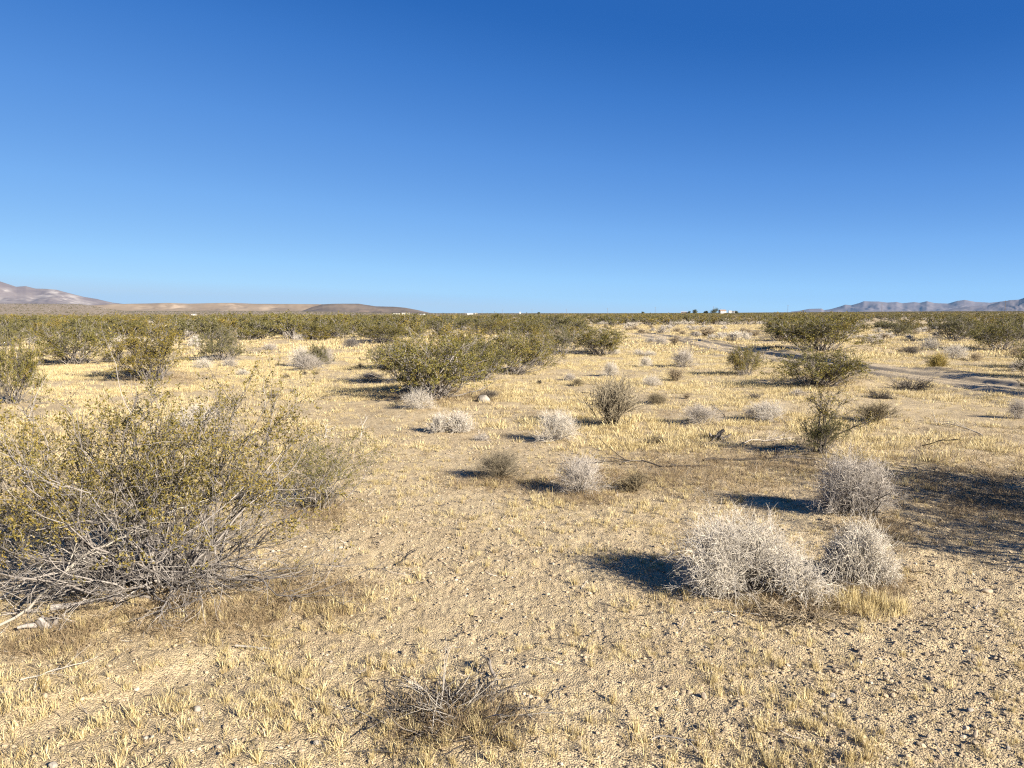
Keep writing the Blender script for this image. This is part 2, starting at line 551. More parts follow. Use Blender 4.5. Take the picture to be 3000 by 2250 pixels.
# ------------------------------------------------------------------ what stands where (photo pixels: centre x, base y, top y, width)
O, GD, DK = LEAF_OLIVE, LEAF_GOLD, LEAF_DARK
CREO = [
    (450, 1100, 950, 250, GD, 'golden-topped creosote bush rising directly behind the large nearest creosote'),
    (228, 1062, 947, 230, O, 'broad olive creosote bush beside the golden-topped one, dark dead wood at its foot'),
    (655, 1047, 958, 170, DK, 'dark green creosote bush with two small white shrubs at its foot'),
    (1395, 1108, 985, 190, O, 'rounded creosote bush joining the wide one to the bright olive one in the middle clump'),
    (1575, 1062, 968, 150, GD, 'golden creosote bush at the back right of the middle clump, over grey stems'),
    (1180, 1118, 1000, 170, O, 'creosote bush at the open left shoulder of the middle clump'),
    (1262, 1150, 985, 370, O, 'wide creosote bush in the middle of the clump behind the white rock'),
    (1340, 1075, 948, 200, GD, 'tallest golden creosote of the middle clump, standing at its back'),
    (1500, 1087, 962, 210, O, 'bright olive creosote at the open end of the middle clump, twiggy grey base'),
    (1640, 1036, 960, 130, DK, 'dusky creosote bush with tangled grey base, just past the middle clump'),
    (1765, 1031, 955, 170, O, 'creosote bush with dark arching lower stems bordering the open sand'),
    (1150, 1075, 1000, 150, DK, 'low greyish creosote bush at the edge of the middle clump, over pale grass'),
    (2412, 1017, 926, 300, O, 'large spreading creosote bush standing beyond the bend of the dirt track'),
    (2390, 1122, 1022, 270, O, 'ragged creosote bush on the near side of the dirt track'),
    (2187, 1097, 1012, 110, O, 'small thin creosote bush on a few bare stems, alone on pale sand'),
    (2630, 983, 938, 110, DK, 'dark creosote bush behind the white shrub beyond the track'),
    (2795, 993, 932, 130, DK, 'dark rounded creosote bush behind the white shrubs of the far track side'),
    (2930, 1017, 932, 170, O, 'big creosote bush with splayed black lower stems and a long shadow'),
    (3010, 985, 925, 120, O, 'creosote bush cut by the photo edge, behind the one with splayed black stems'),
    (930, 1075, 1012, 80, DK, 'small leggy dark creosote growing out of a white shrub'),
    (35, 1180, 968, 170, O, 'creosote bush with curved pale stems, cut by the photo edge behind the largest creosote'),
    (20, 1010, 955, 110, O, 'distant creosote bush cut by the photo edge over pale sand'),
    (770, 978, 935, 150, O, 'medium creosote bush under the long mesa, right of a white shrub'),
    (930, 985, 938, 170, O, 'low wide creosote bush behind the grey brushy heap'),
    (1120, 1000, 945, 200, O, 'creosote bush filling the gap before the middle clump'),
    (350, 985, 938, 210, O, 'long low olive creosote bush below the pale mesa cliffs'),
    (560, 975, 935, 150, DK, 'dusky creosote bush below the small white van'),
    (1560, 985, 935, 160, O, 'creosote bush behind the middle clump, under the tallest poles'),
    (1440, 975, 932, 150, O, 'creosote bush just behind the tallest golden one'),
]
W_, A_, T_, B_, D_ = TWIG_WHITE, TWIG_ASH, TWIG_TAN, TWIG_BROWN, STEM_DARK
SHRUB = [
    ('w', 1230, 1195, 1135, 102, W_, 'small bleached shrub in front of the middle creosote clump, beside the white rock'),
    ('w', 1630, 1287, 1198, 134, W_, 'bright white dome shrub with long shadow, left of the bare vase-shaped shrub'),
    ('v', 1795, 1243, 1098, 200, TWIG_OLIVE, 'bare vase-shaped brown shrub with upright twigs, alone on straw'),
    ('w', 1470, 1394, 1315, 165, TWIG_OLIVE, 'dark wiry brown shrub beside an ash-white one in the middle of the straw'),
    ('w', 1705, 1438, 1330, 160, A_, 'ash-grey shrub with blackened base beside the dark wiry shrub'),
    ('w', 2055, 1238, 1182, 112, A_, 'low grey shrub with black underside, next to bent black twigs'),
    ('w', 2250, 1228, 1173, 124, W_, 'wide pale shrub right of the bent black twigs'),
    ('w', 1790, 1098, 1058, 52, W_, 'small upright white shrub on open sand, above the vase-shaped shrub'),
    ('v', 1978, 1117, 1074, 58, T_, 'small tan fan-shaped shrub on open sand below the round grey shrub'),
    ('w', 2004, 1072, 1018, 80, A_, 'round grey shrub with pale cap on open sand, left of the thin creosote'),
    ('w', 1893, 1073, 1043, 40, W_, 'little white shrub with shadow, nearest of the white trio on open sand'),
    ('w', 1902, 1044, 1025, 44, W_, 'little white shrub at the middle of the white trio on open sand'),
    ('w', 1870, 1042, 1022, 34, W_, 'little greyish white shrub at the back of the white trio'),
    ('w', 1803, 1037, 1018, 28, W_, 'tiny white shrub at the foot of the arching creosote'),
    ('v', 1978, 1013, 983, 34, T_, 'tan upright shrub beside the track end'),
    ('w', 1938, 1003, 986, 40, A_, 'dark grey low shrub next to the tan upright one at the track end'),
    ('w', 1905, 1003, 987, 36, A_, 'flattened grey shrub, outermost at the track end'),
    ('w', 2072, 986, 957, 64, T_, 'rounded tan-grey shrub behind the track ruts'),
    ('w', 2032, 983, 970, 22, D_, 'dark small shrub touching the rounded tan-grey one'),
    ('w', 1940, 977, 952, 44, A_, 'grey capped shrub in the row of whites below the far poles'),
    ('w', 1885, 976, 962, 40, T_, 'tan low shrub in front of the row of whites'),
    ('w', 1790, 953, 940, 70, W_, 'broad white shrub patch behind the arching creosote'),
    ('w', 1850, 957, 944, 50, W_, 'white shrub at the start of the far white row'),
    ('w', 1985, 953, 941, 44, W_, 'white shrub in the far row between two grey ones'),
    ('w', 2030, 952, 940, 40, W_, 'white shrub near the end of the far white row'),
    ('w', 2160, 988, 970, 60, W_, 'pale shrub at the foot of the large spreading creosote, sand in front'),
    ('w', 2120, 987, 972, 40, A_, 'grey shrub between two pale ones behind the track ruts'),
    ('w', 2212, 985, 968, 44, T_, 'beige shrub hugging the large spreading creosote'),
    ('w', 2555, 1004, 976, 58, W_, 'white shrub to the right of the large spreading creosote'),
    ('w', 2600, 992, 972, 40, W_, 'smaller white shrub half behind the one right of the large creosote'),
    ('w', 2725, 1023, 985, 54, W_, 'tall white shrub standing between grey low one and white heap past the track'),
    ('w', 2740, 990, 968, 30, A_, 'small grey shrub under the dark rounded creosote'),
    ('w', 2796, 1051, 1009, 76, W_, 'broad white heap of twigs behind the yellowish bush by the track'),
    ('w', 2665, 1038, 1013, 70, D_, 'charcoal low shrub past the track'),
    ('w', 2860, 1057, 1030, 38, T_, 'tan little shrub to the right of the broad white heap'),
    ('w', 2990, 1088, 1052, 60, W_, 'white shrub at the photo edge with a thin dark shadow'),
    ('w', 2990, 1047, 1000, 60, T_, 'pinkish tan shrub at the photo edge under the splayed creosote'),
    ('w', 2985, 1225, 1168, 70, A_, 'grey shrub at the photo edge beyond the shaded straw'),
    ('v', 2565, 1233, 1175, 116, B_, 'olive-brown brushy shrub behind the dark green sapling'),
    ('w', 883, 1070, 1012, 76, W_, 'white shrub with dark leggy creosote growing in it'),
    ('w', 905, 1084, 1036, 90, A_, 'round grey shrub in front of the white one under the mesa end'),
    ('w', 962, 1065, 1018, 50, A_, 'grey shrub leaning on the leggy creosote'),
    ('w', 1028, 1018, 988, 58, STEM_GREY, 'grey brown heap of bare stems before the middle clump'),
    ('w', 794, 1026, 1005, 48, A_, 'flat white-topped shrub with black side'),
    ('w', 597, 1075, 1045, 54, W_, 'whitest of the two small shrubs under the dark creosote'),
    ('w', 675, 1071, 1047, 50, A_, 'greyer of the two small shrubs under the dark creosote'),
    ('w', 712, 1098, 1078, 44, W_, 'pale cushion shrub behind the topmost sprigs of the largest creosote'),
    ('w', 101, 1008, 985, 42, W_, 'white cushion shrub alone on sand near the photo edge'),
    ('w', 127, 1064, 1046, 32, A_, 'tiny grey shrub on bare sand left of the broad olive creosote'),
    ('w', 78, 1113, 1074, 58, W_, 'pale shrub behind the sprigs of the largest creosote, by the edge bush'),
    ('w', 170, 975, 962, 40, W_, 'small white shrub under the grey mountain foot'),
    ('w', 172, 967, 956, 28, W_, 'tiny white shrub behind the small one under the grey mountain foot'),
    ('w', 1085, 1114, 1090, 84, A_, 'low grey-white shrub at the shadow of the middle clump'),
    ('w', 1435, 1164, 1140, 70, D_, 'flattened dark grey shrub just right of the white rock'),
    ('w', 1670, 1113, 1093, 40, A_, 'flat grey shrub on straw, left of the vase-shaped shrub'),
    ('w', 1692, 1130, 1108, 44, B_, 'olive low shrub touching the vase-shaped shrub'),
    ('w', 1912, 1130, 1097, 60, W_, 'bright little shrub behind the vase-shaped one'),
    ('w', 1925, 1180, 1150, 80, TWIG_BROWN, 'purplish dead low shrub right of the vase-shaped one'),
    ('t', 860, 1156, 1136, 30, D_, 'spiky dark tuft on open straw, upper of two'),
    ('t', 800, 1167, 1146, 54, D_, 'matted dark tuft beside the spiky one'),
    ('t', 1056, 1079, 1060, 26, D_, 'thin dark tuft at the toe of the middle clump'),
    ('t', 893, 1098, 1084, 18, D_, 'tiny dark tuft below the round grey shrub'),
    ('t', 928, 1097, 1084, 20, B_, 'tiny brown tuft below the round grey shrub'),
    ('t', 840, 1108, 1093, 20, D_, 'dark sprig nearest the largest creosote tips'),
    ('t', 2012, 1168, 1145, 36, T_, 'pale spiky tuft on straw, right of the purplish dead shrub'),
    ('t', 2207, 1170, 1148, 60, D_, 'low dark spiky tuft with flat shadow, above the wide pale shrub'),
    ('t', 1580, 1125, 1108, 20, D_, 'lone dark sprig on sand between clump and vase-shaped shrub'),
    ('t', 1925, 1300, 1272, 70, B_, 'short brown tuft on straw near the fallen black branch'),
    ('t', 2335, 1160, 1135, 60, A_, 'thin grey tuft in front of the ragged creosote'),
    ('t', 940, 1490, 1420, 110, B_, 'wiry dark brown shrub at the side of the largest creosote'),
    ('w', 570, 1245, 1180, 120, W_, 'pale ghostly shrub seen through the branches of the largest creosote'),
    ('t', 1855, 1440, 1370, 110, B_, 'thin brown wiry shrub under the fallen black branch'),
    ('t', 1700, 1360, 1330, 0, B_, None),
    ('p', 2672, 1141, 1104, 120, D_, 'black heap of dead branches beside the track'),
    ('p', 2578, 1166, 1137, 80, D_, 'smaller grey heap of dead twigs below the black one'),
    ('p', 2350, 1800, 1755, 300, T_, 'tangle of dry tan stalks fallen at the foot of the largest white shrub'),
    ('p', 330, 1062, 1030, 90, D_, 'dark heap of dead wood at the foot of the broad olive creosote'),
    ('p', 2140, 1000, 985, 40, D_, 'dark dead tangle behind the track ruts'),
    ('p', 2660, 1000, 990, 46, D_, 'flat dark tangle in front of the dark creosotes past the track'),
    ('p', 2270, 1022, 1010, 60, D_, 'dark low deadwood under the large spreading creosote'),
    ('p', 1410, 1290, 1265, 60, A_, 'grey scraggly dead tangle under the two-lobed pale shrub'),
]
SHRUB = [s for s in SHRUB if s[-1]]
HERO = {'big': ground_xy(455, 1720), 'w1': ground_xy(2190, 1730), 'w2': ground_xy(2510, 1702), 'w3': ground_xy(2500, 1512), 'sap': ground_xy(2400, 1322)}
for k, (rr, hh) in {'big': (.5, .10), 'w1': (.35, .035), 'w2': (.3, .03), 'w3': (.4, .06), 'sap': (.6, .06)}.items():
    MOUNDS.append((*HERO[k], rr, hh))
for c in CREO:
    x, y = ground_xy(c[0], c[1]); w = c[3] / F * y / 2
    MOUNDS.append((x, y, w * .9, min(.16, .10 * w)))
for s in SHRUB:
    if s[2] > 1060 and s[0] in 'wv':
        x, y = ground_xy(s[1], s[2]); w = s[4] / F * y / 2
        MOUNDS.append((x, y, w, min(.06, .12 * w)))

# ------------------------------------------------------------------ ground sheet
ang = np.radians(np.concatenate([np.linspace(-180, -48, 45)[:-1], np.linspace(-48, -39, 40)[:-1], np.linspace(-39, 39, 700), np.linspace(39, 48, 40)[1:], np.linspace(48, 180, 45)[1:-1]]))
rad = np.concatenate([[.3, .7, 1.0], np.geomspace(1.2, 50, 800), np.geomspace(51.5, 400, 90), np.geomspace(420, 16000, 70)])
AA, RR = np.meshgrid(ang, rad)
X, Y = RR * np.sin(AA), RR * np.cos(AA)
Z = height(X.ravel(), Y.ravel()).reshape(X.shape)
nr, na = X.shape
V = np.stack([X, Y, Z], -1).reshape(-1, 3)
i, j = np.meshgrid(np.arange(nr - 1), np.arange(na), indexing='ij')
j2 = (j + 1) % na
Q = np.stack([i * na + j, (i + 1) * na + j, (i + 1) * na + j2, i * na + j2], -1).reshape(-1, 4)[:, ::-1]
gb = Buf(); gb.add(V, Q, ss(350, 1300, RR.ravel()))
cen = Buf()
gb.add(np.array([[0, 0, 0.0]]), np.zeros((0, 4)))
tri = np.stack([np.arange(na), (np.arange(na) + 1) % na, np.full(na, nr * na)], -1)
gb.f.append(tri[:, ::-1]); gb.mi.append(np.zeros(na, np.int32))
gme = gb.mesh('ground', [GROUND])
tag(link('ground', gme), 'pale sandy desert ground', None, None, 'structure')

# dirt track: a sheet of its own a few millimetres above the soil
d = np.gradient(ROAD, axis=0); nv = nrm(np.stack([-d[:, 1], d[:, 0]], 1))
dense = [ROAD[0]]
for a, b in zip(ROAD[:-1], ROAD[1:]):
    n = max(2, int(np.hypot(*(b - a)) / .12))
    dense += [a + (b - a) * t for t in np.linspace(0, 1, n + 1)[1:]]
dense = np.array(dense); d = np.gradient(dense, axis=0)
for _ in range(6):
    d[1:-1] = (d[:-2] + d[1:-1] * 2 + d[2:]) / 4
nv = nrm(np.stack([-d[:, 1], d[:, 0]], 1))
offs = np.linspace(-1.5, 1.5, 61)
edge = 1 + .45 * (fbm(np.arange(len(dense)) * .06, np.zeros(len(dense)), 50, 3) - .5)
TX = dense[:, None, :] + nv[:, None, :] * (offs[None, :, None] * edge[:, None, None])
tz = height(TX[..., 0].ravel(), TX[..., 1].ravel()).reshape(TX.shape[:2])
lift = .012 - .05 * ss(1.05, 1.5, np.abs(offs))[None, :] * np.ones((len(dense), 1))
TV = np.concatenate([TX, (tz + lift)[..., None]], -1).reshape(-1, 3)
i, j = np.meshgrid(np.arange(len(dense) - 1), np.arange(len(offs) - 1), indexing='ij')
w = len(offs)
tb = Buf(); tb.add(TV, np.stack([i * w + j, (i + 1) * w + j, (i + 1) * w + j + 1, i * w + j + 1], -1).reshape(-1, 4)[:, ::-1])
tag(link('dirt_track', tb.mesh('dirt_track', [TRACK])), 'rutted sandy track winding off between the bushes', None, None, 'structure')

# ------------------------------------------------------------------ named plants
for cx, base, top, w, leaf, lab in CREO:
    x, y, z, hw, h = locate(cx, base, top, w)
    add_creosote((x, y, z), hw * 1.25, h * 1.08, leaf, lab, None, y > 60)
NM = {'w': ('dry_shrub', SHRUB_MID), 'v': ('dry_shrub', VASE), 't': ('twig_tuft', TUFT), 'p': ('brush_heap', PILE)}
for k, cx, base, top, w, m, lab in SHRUB:
    x, y, z, hw, h = locate(cx, base, top, w)
    nm, vs = NM[k]
    if k == 'w' and y > 45:
        vs = SHRUB_FAR
    add_shrub(nm, vs, (x, y, z), hw * (1.05 if k == 'p' else 1.22), h * 1.02, m, lab, {'w': 'shrub', 'v': 'shrub', 't': 'tuft', 'p': 'brush heap'}[k])

# yellowish bush by the track, with its long shadow
x, y, z, hw, h = locate(2748, 1083, 1032, 80)
yb = Buf(); b = dome(70, 6, 4, G(301), .007, el=(20, 88), wander=.1, up=.02)
s = fit(b); me = scaled(b, 'bush_twigs', [plant_mat('yellow_green_twig', [(0, (.16, .12, .03)), (1, (.36, .28, .09))], .7, .2)], s)
o = link('yellow_bush', me, None, (x, y, z)); o.scale = (hw, hw, h)
tag(o, 'rounded yellow-green bush standing on the far edge of the dirt track', 'bush')

# the large nearest creosote
g = G(11)
br, fo = creosote(98, 7, 6, 16, .0175, g, .78, low=.3, spread=(8, 64), bare=.42, ax=1.2, root=.17)
x, y = HERO['big']; z = hz(x, y)
e = empty('creosote_bush', (x, y, z - .01), 0, (1.0, .92, .99))
link('branches', br.mesh('branches', [STEM_GREY]), e)
link('foliage', fo.mesh('foliage', [LEAF_BROWN]), e)
dt = Buf()
m = 55
ph = g.uniform(math.pi * .85, math.pi * 2.15, m)
S = np.stack([g.normal(0, .16, m), g.normal(-.05, .1, m), np.full(m, .03)], 1)
D = np.stack([np.cos(ph), np.sin(ph) * .8, g.uniform(.0, .45, m)], 1)
P = grow(S, D, g.uniform(.45, .95, m), 8, .13, -.045, g); P[:, :, 2] = np.maximum(P[:, :, 2], -.06)
tubes(dt, P, g.uniform(.004, .009, m), .0018, g.uniform(.2, 1, m), k=4)
s_, d_, i_, t_ = sprout(P, 6, .3, 1, 35, 15, g)
P1 = grow(s_, d_, g.uniform(.1, .3, len(i_)), 5, .18, -.02, g); P1[:, :, 2] = np.maximum(P1[:, :, 2], -.08)
tubes(dt, P1, .0026, .001, g.uniform(.1, 1, len(i_)))
tag(link('dead_stems', dt.mesh('dead_stems', [STEM_GREY]), e), 'bare grey dead stems splayed over the ground')
tag(e, 'largest and nearest creosote bush, airy olive sprigs above a tangle of grey stems', 'bush')
# a leafy low lobe at its side is a younger creosote
x, y, z, hw, h = locate(930, 1490, 1275, 250)
br, fo = creosote(32, 6, 6, 17, .0175, G(14), .7, low=.1, spread=(5, 40), bare=.12)
e = empty('creosote_bush', (x, y, z), 0, (.74, .6, .55))
link('branches', br.mesh('branches', [STEM_GREY]), e); link('foliage', fo.mesh('foliage', [LEAF_OLIVE]), e)
tag(e, 'young low creosote sprouting at the side of the largest bush', 'bush')
# bush beyond the edge at far lower left
x, y = ground_xy(-170, 1640)
br, fo = creosote(40, 6, 6, 14, .0165, G(15), .85, low=.2, spread=(5, 55), bare=.1)
e = empty('creosote_bush', (x, y, hz(x, y)), 0, (.75, .7, .72))
link('branches', br.mesh('branches', [STEM_GREY]), e); link('foliage', fo.mesh('foliage', [LEAF_OLIVE]), e)
tag(e, 'creosote bush reaching in from the photo edge behind the bleached fallen branches', 'bush')

# dark green sapling
x, y, z, hw, h = locate(2400, 1322, 1150, 200)
br, fo = creosote(34, 6, 6, 18, .026, G(21), 1.0, low=.05, spread=(2, 40), bare=.05)
s = fit(br)
e = empty('creosote_sapling', (x, y, z), 0, (hw * .95, hw * .95, h * .68))
link('branches', scaled(br, 'branches', [STEM_DARK], s), e); link('foliage', scaled(fo, 'foliage', [LEAF_DARK], s), e)
lg, lf = Buf(), Buf(); g = G(22)
S = np.zeros((6, 3)); D = np.array([[.25, 0, 1], [.5, .1, .9], [.55, .2, .75], [-.1, .1, 1], [.6, -.1, .8], [.1, .2, 1.1]])
P = grow(S, D, np.array([1.0, 1.1, 1.0, .85, 1.0, 1.0]) * h, 10, .13, .02, g)
tubes(lg, P, .008, .004, k=5)
s_, d_, i_, t_ = sprout(P, 6, .55, 1, 35, 15, g)
P1 = grow(s_, d_, g.uniform(.08, .26, len(i_)), 5, .2, .03, g); tubes(lg, P1, .0045, .002)
s_, d_, i_, t_ = sprout(P1, 5, .2, 1, 40, 15, g)
P2 = grow(s_, d_, g.uniform(.05, .14, len(i_)), 3, .2, .03, g); tubes(lg, P2, .003, .0015)
kk = np.repeat(P2[:, 1:].reshape(-1, 3), 3, 0); leaves(lf, kk + g.normal(0, .012, kk.shape), .017, .009, g.random(len(kk)), g=g)
inv = lambda V: V / np.array([hw * .95, hw * .95, h * .68])
link('leader_stems', lg.mesh('leader_stems', [STEM_DARK], inv), e)
link('upper_foliage', lf.mesh('upper_foliage', [LEAF_GOLD], inv), e)
tag(e, 'dark green creosote sapling with a few tall crooked stems above the fallen branches', 'bush')

# big creosote outside the frame whose shadow falls over the straw
TO_SUN_AZ, SUN_EL = R(130), R(24)
br, fo = creosote(36, 6, 5, 9, .022, G(77), 1.1, low=.1, bare=.3)
LACE = (scaled(br, 'creosote_branches', [STEM_GREY], fit(br)), scaled(fo, 'creosote_foliage', [LEAF_OLIVE], fit(br)))
KEEP_MID = list(CREO_MID); CREO_MID[:] = [LACE]
for tx, ty, sc, hm in ((2790, 1420, 1.15, .8), (2975, 1440, 1.1, .8), (2985, 1590, 1.0, .6), (2890, 1505, 1.0, .95)):
    sx, sy = ground_xy(tx, ty); k = hm / math.tan(SUN_EL)
    x, y = sx + k * math.sin(TO_SUN_AZ), sy + k * math.cos(TO_SUN_AZ)
    add_creosote((x, y, hz(x, y)), 1.15 * sc, 1.3 * sc, LEAF_OLIVE, 'tall creosote bush outside the photo that shades the straw at the edge', 'shading creosote bushes beside the view')

CREO_MID[:] = KEEP_MID
for px_, py_ in ((3150, 1116), (3120, 1150), (3095, 1082)):
    x, y = ground_xy(px_, py_)
    add_creosote((x, y, hz(x, y)), 1.1, 1.25, LEAF_OLIVE, 'creosote bush outside the photo that throws a long shadow over the track', 'shading creosote bushes beside the track')

# near white shrubs, each its own
def hero_shrub(key, lobes, stems, hw, h, m, lab, seed, r=.0026, el=(3, 90), wander=.15):
    x, y = HERO[key]; z = hz(x, y)
    b = dome(stems, 7, 5, G(seed), r, el, wander, .06, .44, .26, lobes, droop=.1)
    s = fit(b)
    e = empty('dry_shrub', (x, y, z - .01), 0, (hw, hw, h))
    link('twigs', scaled(b, 'twigs', [m], s), e)
    st = Buf(); g = G(seed + 1); n = 46
    ph = g.uniform(0, 6.28, n); el_ = np.radians(g.uniform(5, 80, n))
    P = grow(np.stack([g.normal(0, .15, n), g.normal(0, .15, n), np.zeros(n)], 1), np.stack([np.cos(el_) * np.cos(ph), np.cos(el_) * np.sin(ph), np.sin(el_)], 1), g.uniform(.4, .75, n), 6, .12, .03, g)
    tubes(st, P, .016, .006, k=4)
    link('stems', st.mesh('stems', [STEM_DARK]), e)
    return tag(e, lab, 'shrub')


hero_shrub('w1', ((-.42, .05, .95, .9), (.12, .2, .9, 1.15), (.62, -.22, .62, .6), (-.6, -.2, .55, .7)), 68, .46, .43, TWIG_WHITE, 'largest bleached white shrub, a dense two-lobed dome casting a dark shadow on sand', 401, .0031, wander=.17, el=(14, 90))
hero_shrub('w2', ((.1, 0, .95, 1), (-.35, .1, .7, 1.1), (.5, -.2, .5, .6)), 80, .235, .36, TWIG_WHITE, 'smaller white shrub with straw at its foot, touching the largest white one', 411, .0045, wander=.19)
hero_shrub('w3', ((-.15, 0, .95, .9), (.35, .1, .8, 1.1), (-.5, -.1, .5, .55)), 80, .37, .47, TWIG_ASH, 'loose grey shrub with brown base behind the two near white shrubs', 421, .0034, wander=.2)
# the two-lobed pale shrub in the middle
x, y, z, hw, h = locate(1320, 1267, 1203, 138)
b = dome(75, 6, 4, G(431), .0065, lobes=((-.5, 0, .75, .8), (.35, .1, .85, 1.15))); s = fit(b)
o = link('dry_shrub', scaled(b, 'shrub_twigs', [TWIG_WHITE], s), None, (x, y, z)); o.scale = (hw, hw, h)
tag(o, 'two-lobed pale shrub with a dark hollow, on straw below the white rock', 'shrub')


# ------------------------------------------------------------------ fallen branches, stump, sticks
def branch(name, px, py, length, az, rise, r, m, label, seed, kids=7, n2=4, cat='dead branch', curve=.16, up=-.03):
    g = G(seed); b = Buf()
    x, y = ground_xy(px, py); z = hz(x, y)
    a = R(az)
    P = grow([[0, 0, r * .8]], [[math.sin(a), math.cos(a), rise]], [length], 12, curve, up, g)
    s, d, i, t = sprout(P, kids, .2, .95, 38, 12, g); d[:, 2] = np.abs(d[:, 2]) * .5
    P1 = grow(s, d, length * g.uniform(.2, .5, len(i)), 7, .13, up * .6, g)
    s2, d2, i2, t2 = sprout(P1, n2, .25, 1, 40, 15, g); d2[:, 2] = np.abs(d2[:, 2]) * .6
    P2 = grow(s2, d2, length * g.uniform(.07, .2, len(i2)), 4, .18, up * .5, g)
    for PP in (P, P1, P2):
        flo = height((PP[..., 0] + x).ravel(), (PP[..., 1] + y).ravel(), False).reshape(PP.shape[:2]) - z
        PP[..., 2] = np.maximum(PP[..., 2], flo + .004)
    tubes(b, P, r, r * .4, k=6); tubes(b, P1, r * .55, r * .2, k=4); tubes(b, P2, r * .3, r * .12)
    o = link(name, b.mesh(name, [m]), None, (x, y, z))
    return tag(o, label, cat)


branch('fallen_branch', 1950, 1370, 1.0, -60, .3, .009, STEM_DARK, 'long bare black branch arching over straw behind the ash-grey shrub', 501, 6, 3, up=-.035)
branch('fallen_branch', 2060, 1352, 1.3, 68, .2, .017, STEM_DARK, 'forked black branch lying on brown litter, left of the sapling', 502, 8, 4)
branch('fallen_branch', 1965, 1365, .5, 85, .0, .02, STEM_DARK, 'short charred log lying flat at the end of the arching branch', 503, 1, 1)
branch('fallen_branch', 2700, 1312, .6, 150, .1, .007, STEM_DARK, 'crooked dark branch lying on straw above the shaded patch', 504, 3, 2)
branch('fallen_branch', -60, 1850, .95, 58, .2, .009, PALE_WOOD, 'bleached forked branch lying in front of the largest creosote', 506, 7, 4, up=-.01)
branch('fallen_branch', -40, 1770, .8, 75, .24, .0075, PALE_WOOD, 'thinner bleached branch behind the forked one under the largest creosote', 507, 6, 4, up=-.02)
branch('fallen_branch', 330, 1700, .8, -78, .45, .011, PALE_WOOD, 'pale curved limb lying against the stems of the largest creosote', 508, 5, 3, up=-.05)
branch('fallen_branch', 150, 1790, .6, 80, .04, .019, STEM_GREY, 'thick grey weathered limb on the ground under the bleached branches', 509, 3, 2)
branch('fallen_branch', 690, 1892, .22, 85, .03, .0065, PALE_WOOD, 'single pale stick lying on straw below the largest creosote', 510, 1, 1)
branch('fallen_branch', 60, 2000, .32, 62, .2, .0035, PALE_WOOD, 'thin bleached twig bent over straw tufts near the sandy rut', 511, 4, 2, up=-.05)
branch('fallen_branch', 1905, 2165, .22, 60, .5, .0035, PALE_WOOD, 'hair-thin pale twig curling above straw at the lower middle', 512, 3, 2, up=-.02)
branch('fallen_branch', 2090, 1800, .3, 80, .15, .004, PALE_WOOD, 'forked white twig lying before the mouth of the burrow', 514, 5, 3)
branch('fallen_branch', 935, 1284, .5, 40, .5, .009, PALE_WOOD, 'white forked twig standing out of straw beside the young low creosote', 515, 5, 2, up=.02)
branch('fallen_branch', 1056, 1281, .4, -20, .8, .008, PALE_WOOD, 'white branched sprig on straw between largest creosote and the two-lobed shrub', 516, 5, 3, up=.04)
branch('fallen_branch', 2880, 1280, .6, -30, .5, .008, PALE_WOOD, 'cluster of pale curved twigs on straw near the photo edge', 517, 7, 3)
branch('fallen_branch', 2125, 1240, .4, 30, .5, .008, STEM_DARK, 'bent black twigs standing between two pale shrubs', 518, 7, 4, up=.0)
branch('fallen_branch', 2180, 1300, .8, 60, .35, .008, TWIG_ASH, 'ash-grey thin branch leaning behind the broken stump', 519, 8, 5)
branch('fallen_branch', 1160, 1650, .35, 40, .25, .005, STEM_DARK, 'slim dark twig on stony sand right of the largest creosote', 520, 3, 2)

# twiggy dead plant at the bottom: pale bare stems over a dark base
g = G(530); b = Buf()
x, y = ground_xy(1335, 2090); z = hz(x, y)
n = 24
ph = g.uniform(0, 6.28, n)
S = np.stack([g.normal(0, .13, n), g.normal(0, .07, n), np.full(n, .0)], 1)
D = np.stack([np.cos(ph) * .9, np.sin(ph) * .7, g.uniform(.03, .75, n)], 1)
P = grow(S, D, g.uniform(.12, .32, n), 8, .08, -.01, g); P[:, :, 2] = np.maximum(P[:, :, 2], .004)
tubes(b, P, .0024, .001, g.uniform(.0, 1, n), k=4)
s, d, i, t = sprout(P, 3, .25, .95, 38, 12, g)
tubes(b, grow(s, d, g.uniform(.04, .12, len(i)), 5, .1, 0, g), .0012, .0007)
pb = Buf(); n = 300; ph = g.uniform(0, 6.28, n)
S2 = np.stack([g.normal(0, .15, n), g.normal(0, .11, n), np.full(n, .004)], 1)
P = grow(S2, np.stack([np.cos(ph), np.sin(ph), g.uniform(-.05, .3, n)], 1), g.uniform(.06, .2, n), 5, .2, -.02, g)
P[:, :, 2] = np.maximum(P[:, :, 2], .002); tubes(pb, P, .003, .0012, g.random(n))
e = empty('dead_twig_plant', (x, y, z))
link('bare_stems', b.mesh('bare_stems', [PALE_WOOD]), e); link('dark_twig_base', pb.mesh('dark_twig_base', [STEM_DARK]), e)  # second part is loose short dark twigs forming the plant's base, no leaves
tag(e, 'dead plant of pale bare twigs fanning out from dark litter, nearest the camera', 'dead plant')
# blackened stick beside it
branch('fallen_branch', 1450, 1990, .16, -25, .55, .009, STEM_DARK, 'stubby blackened stick propped beside the nearest dead plant', 531, 3, 2)

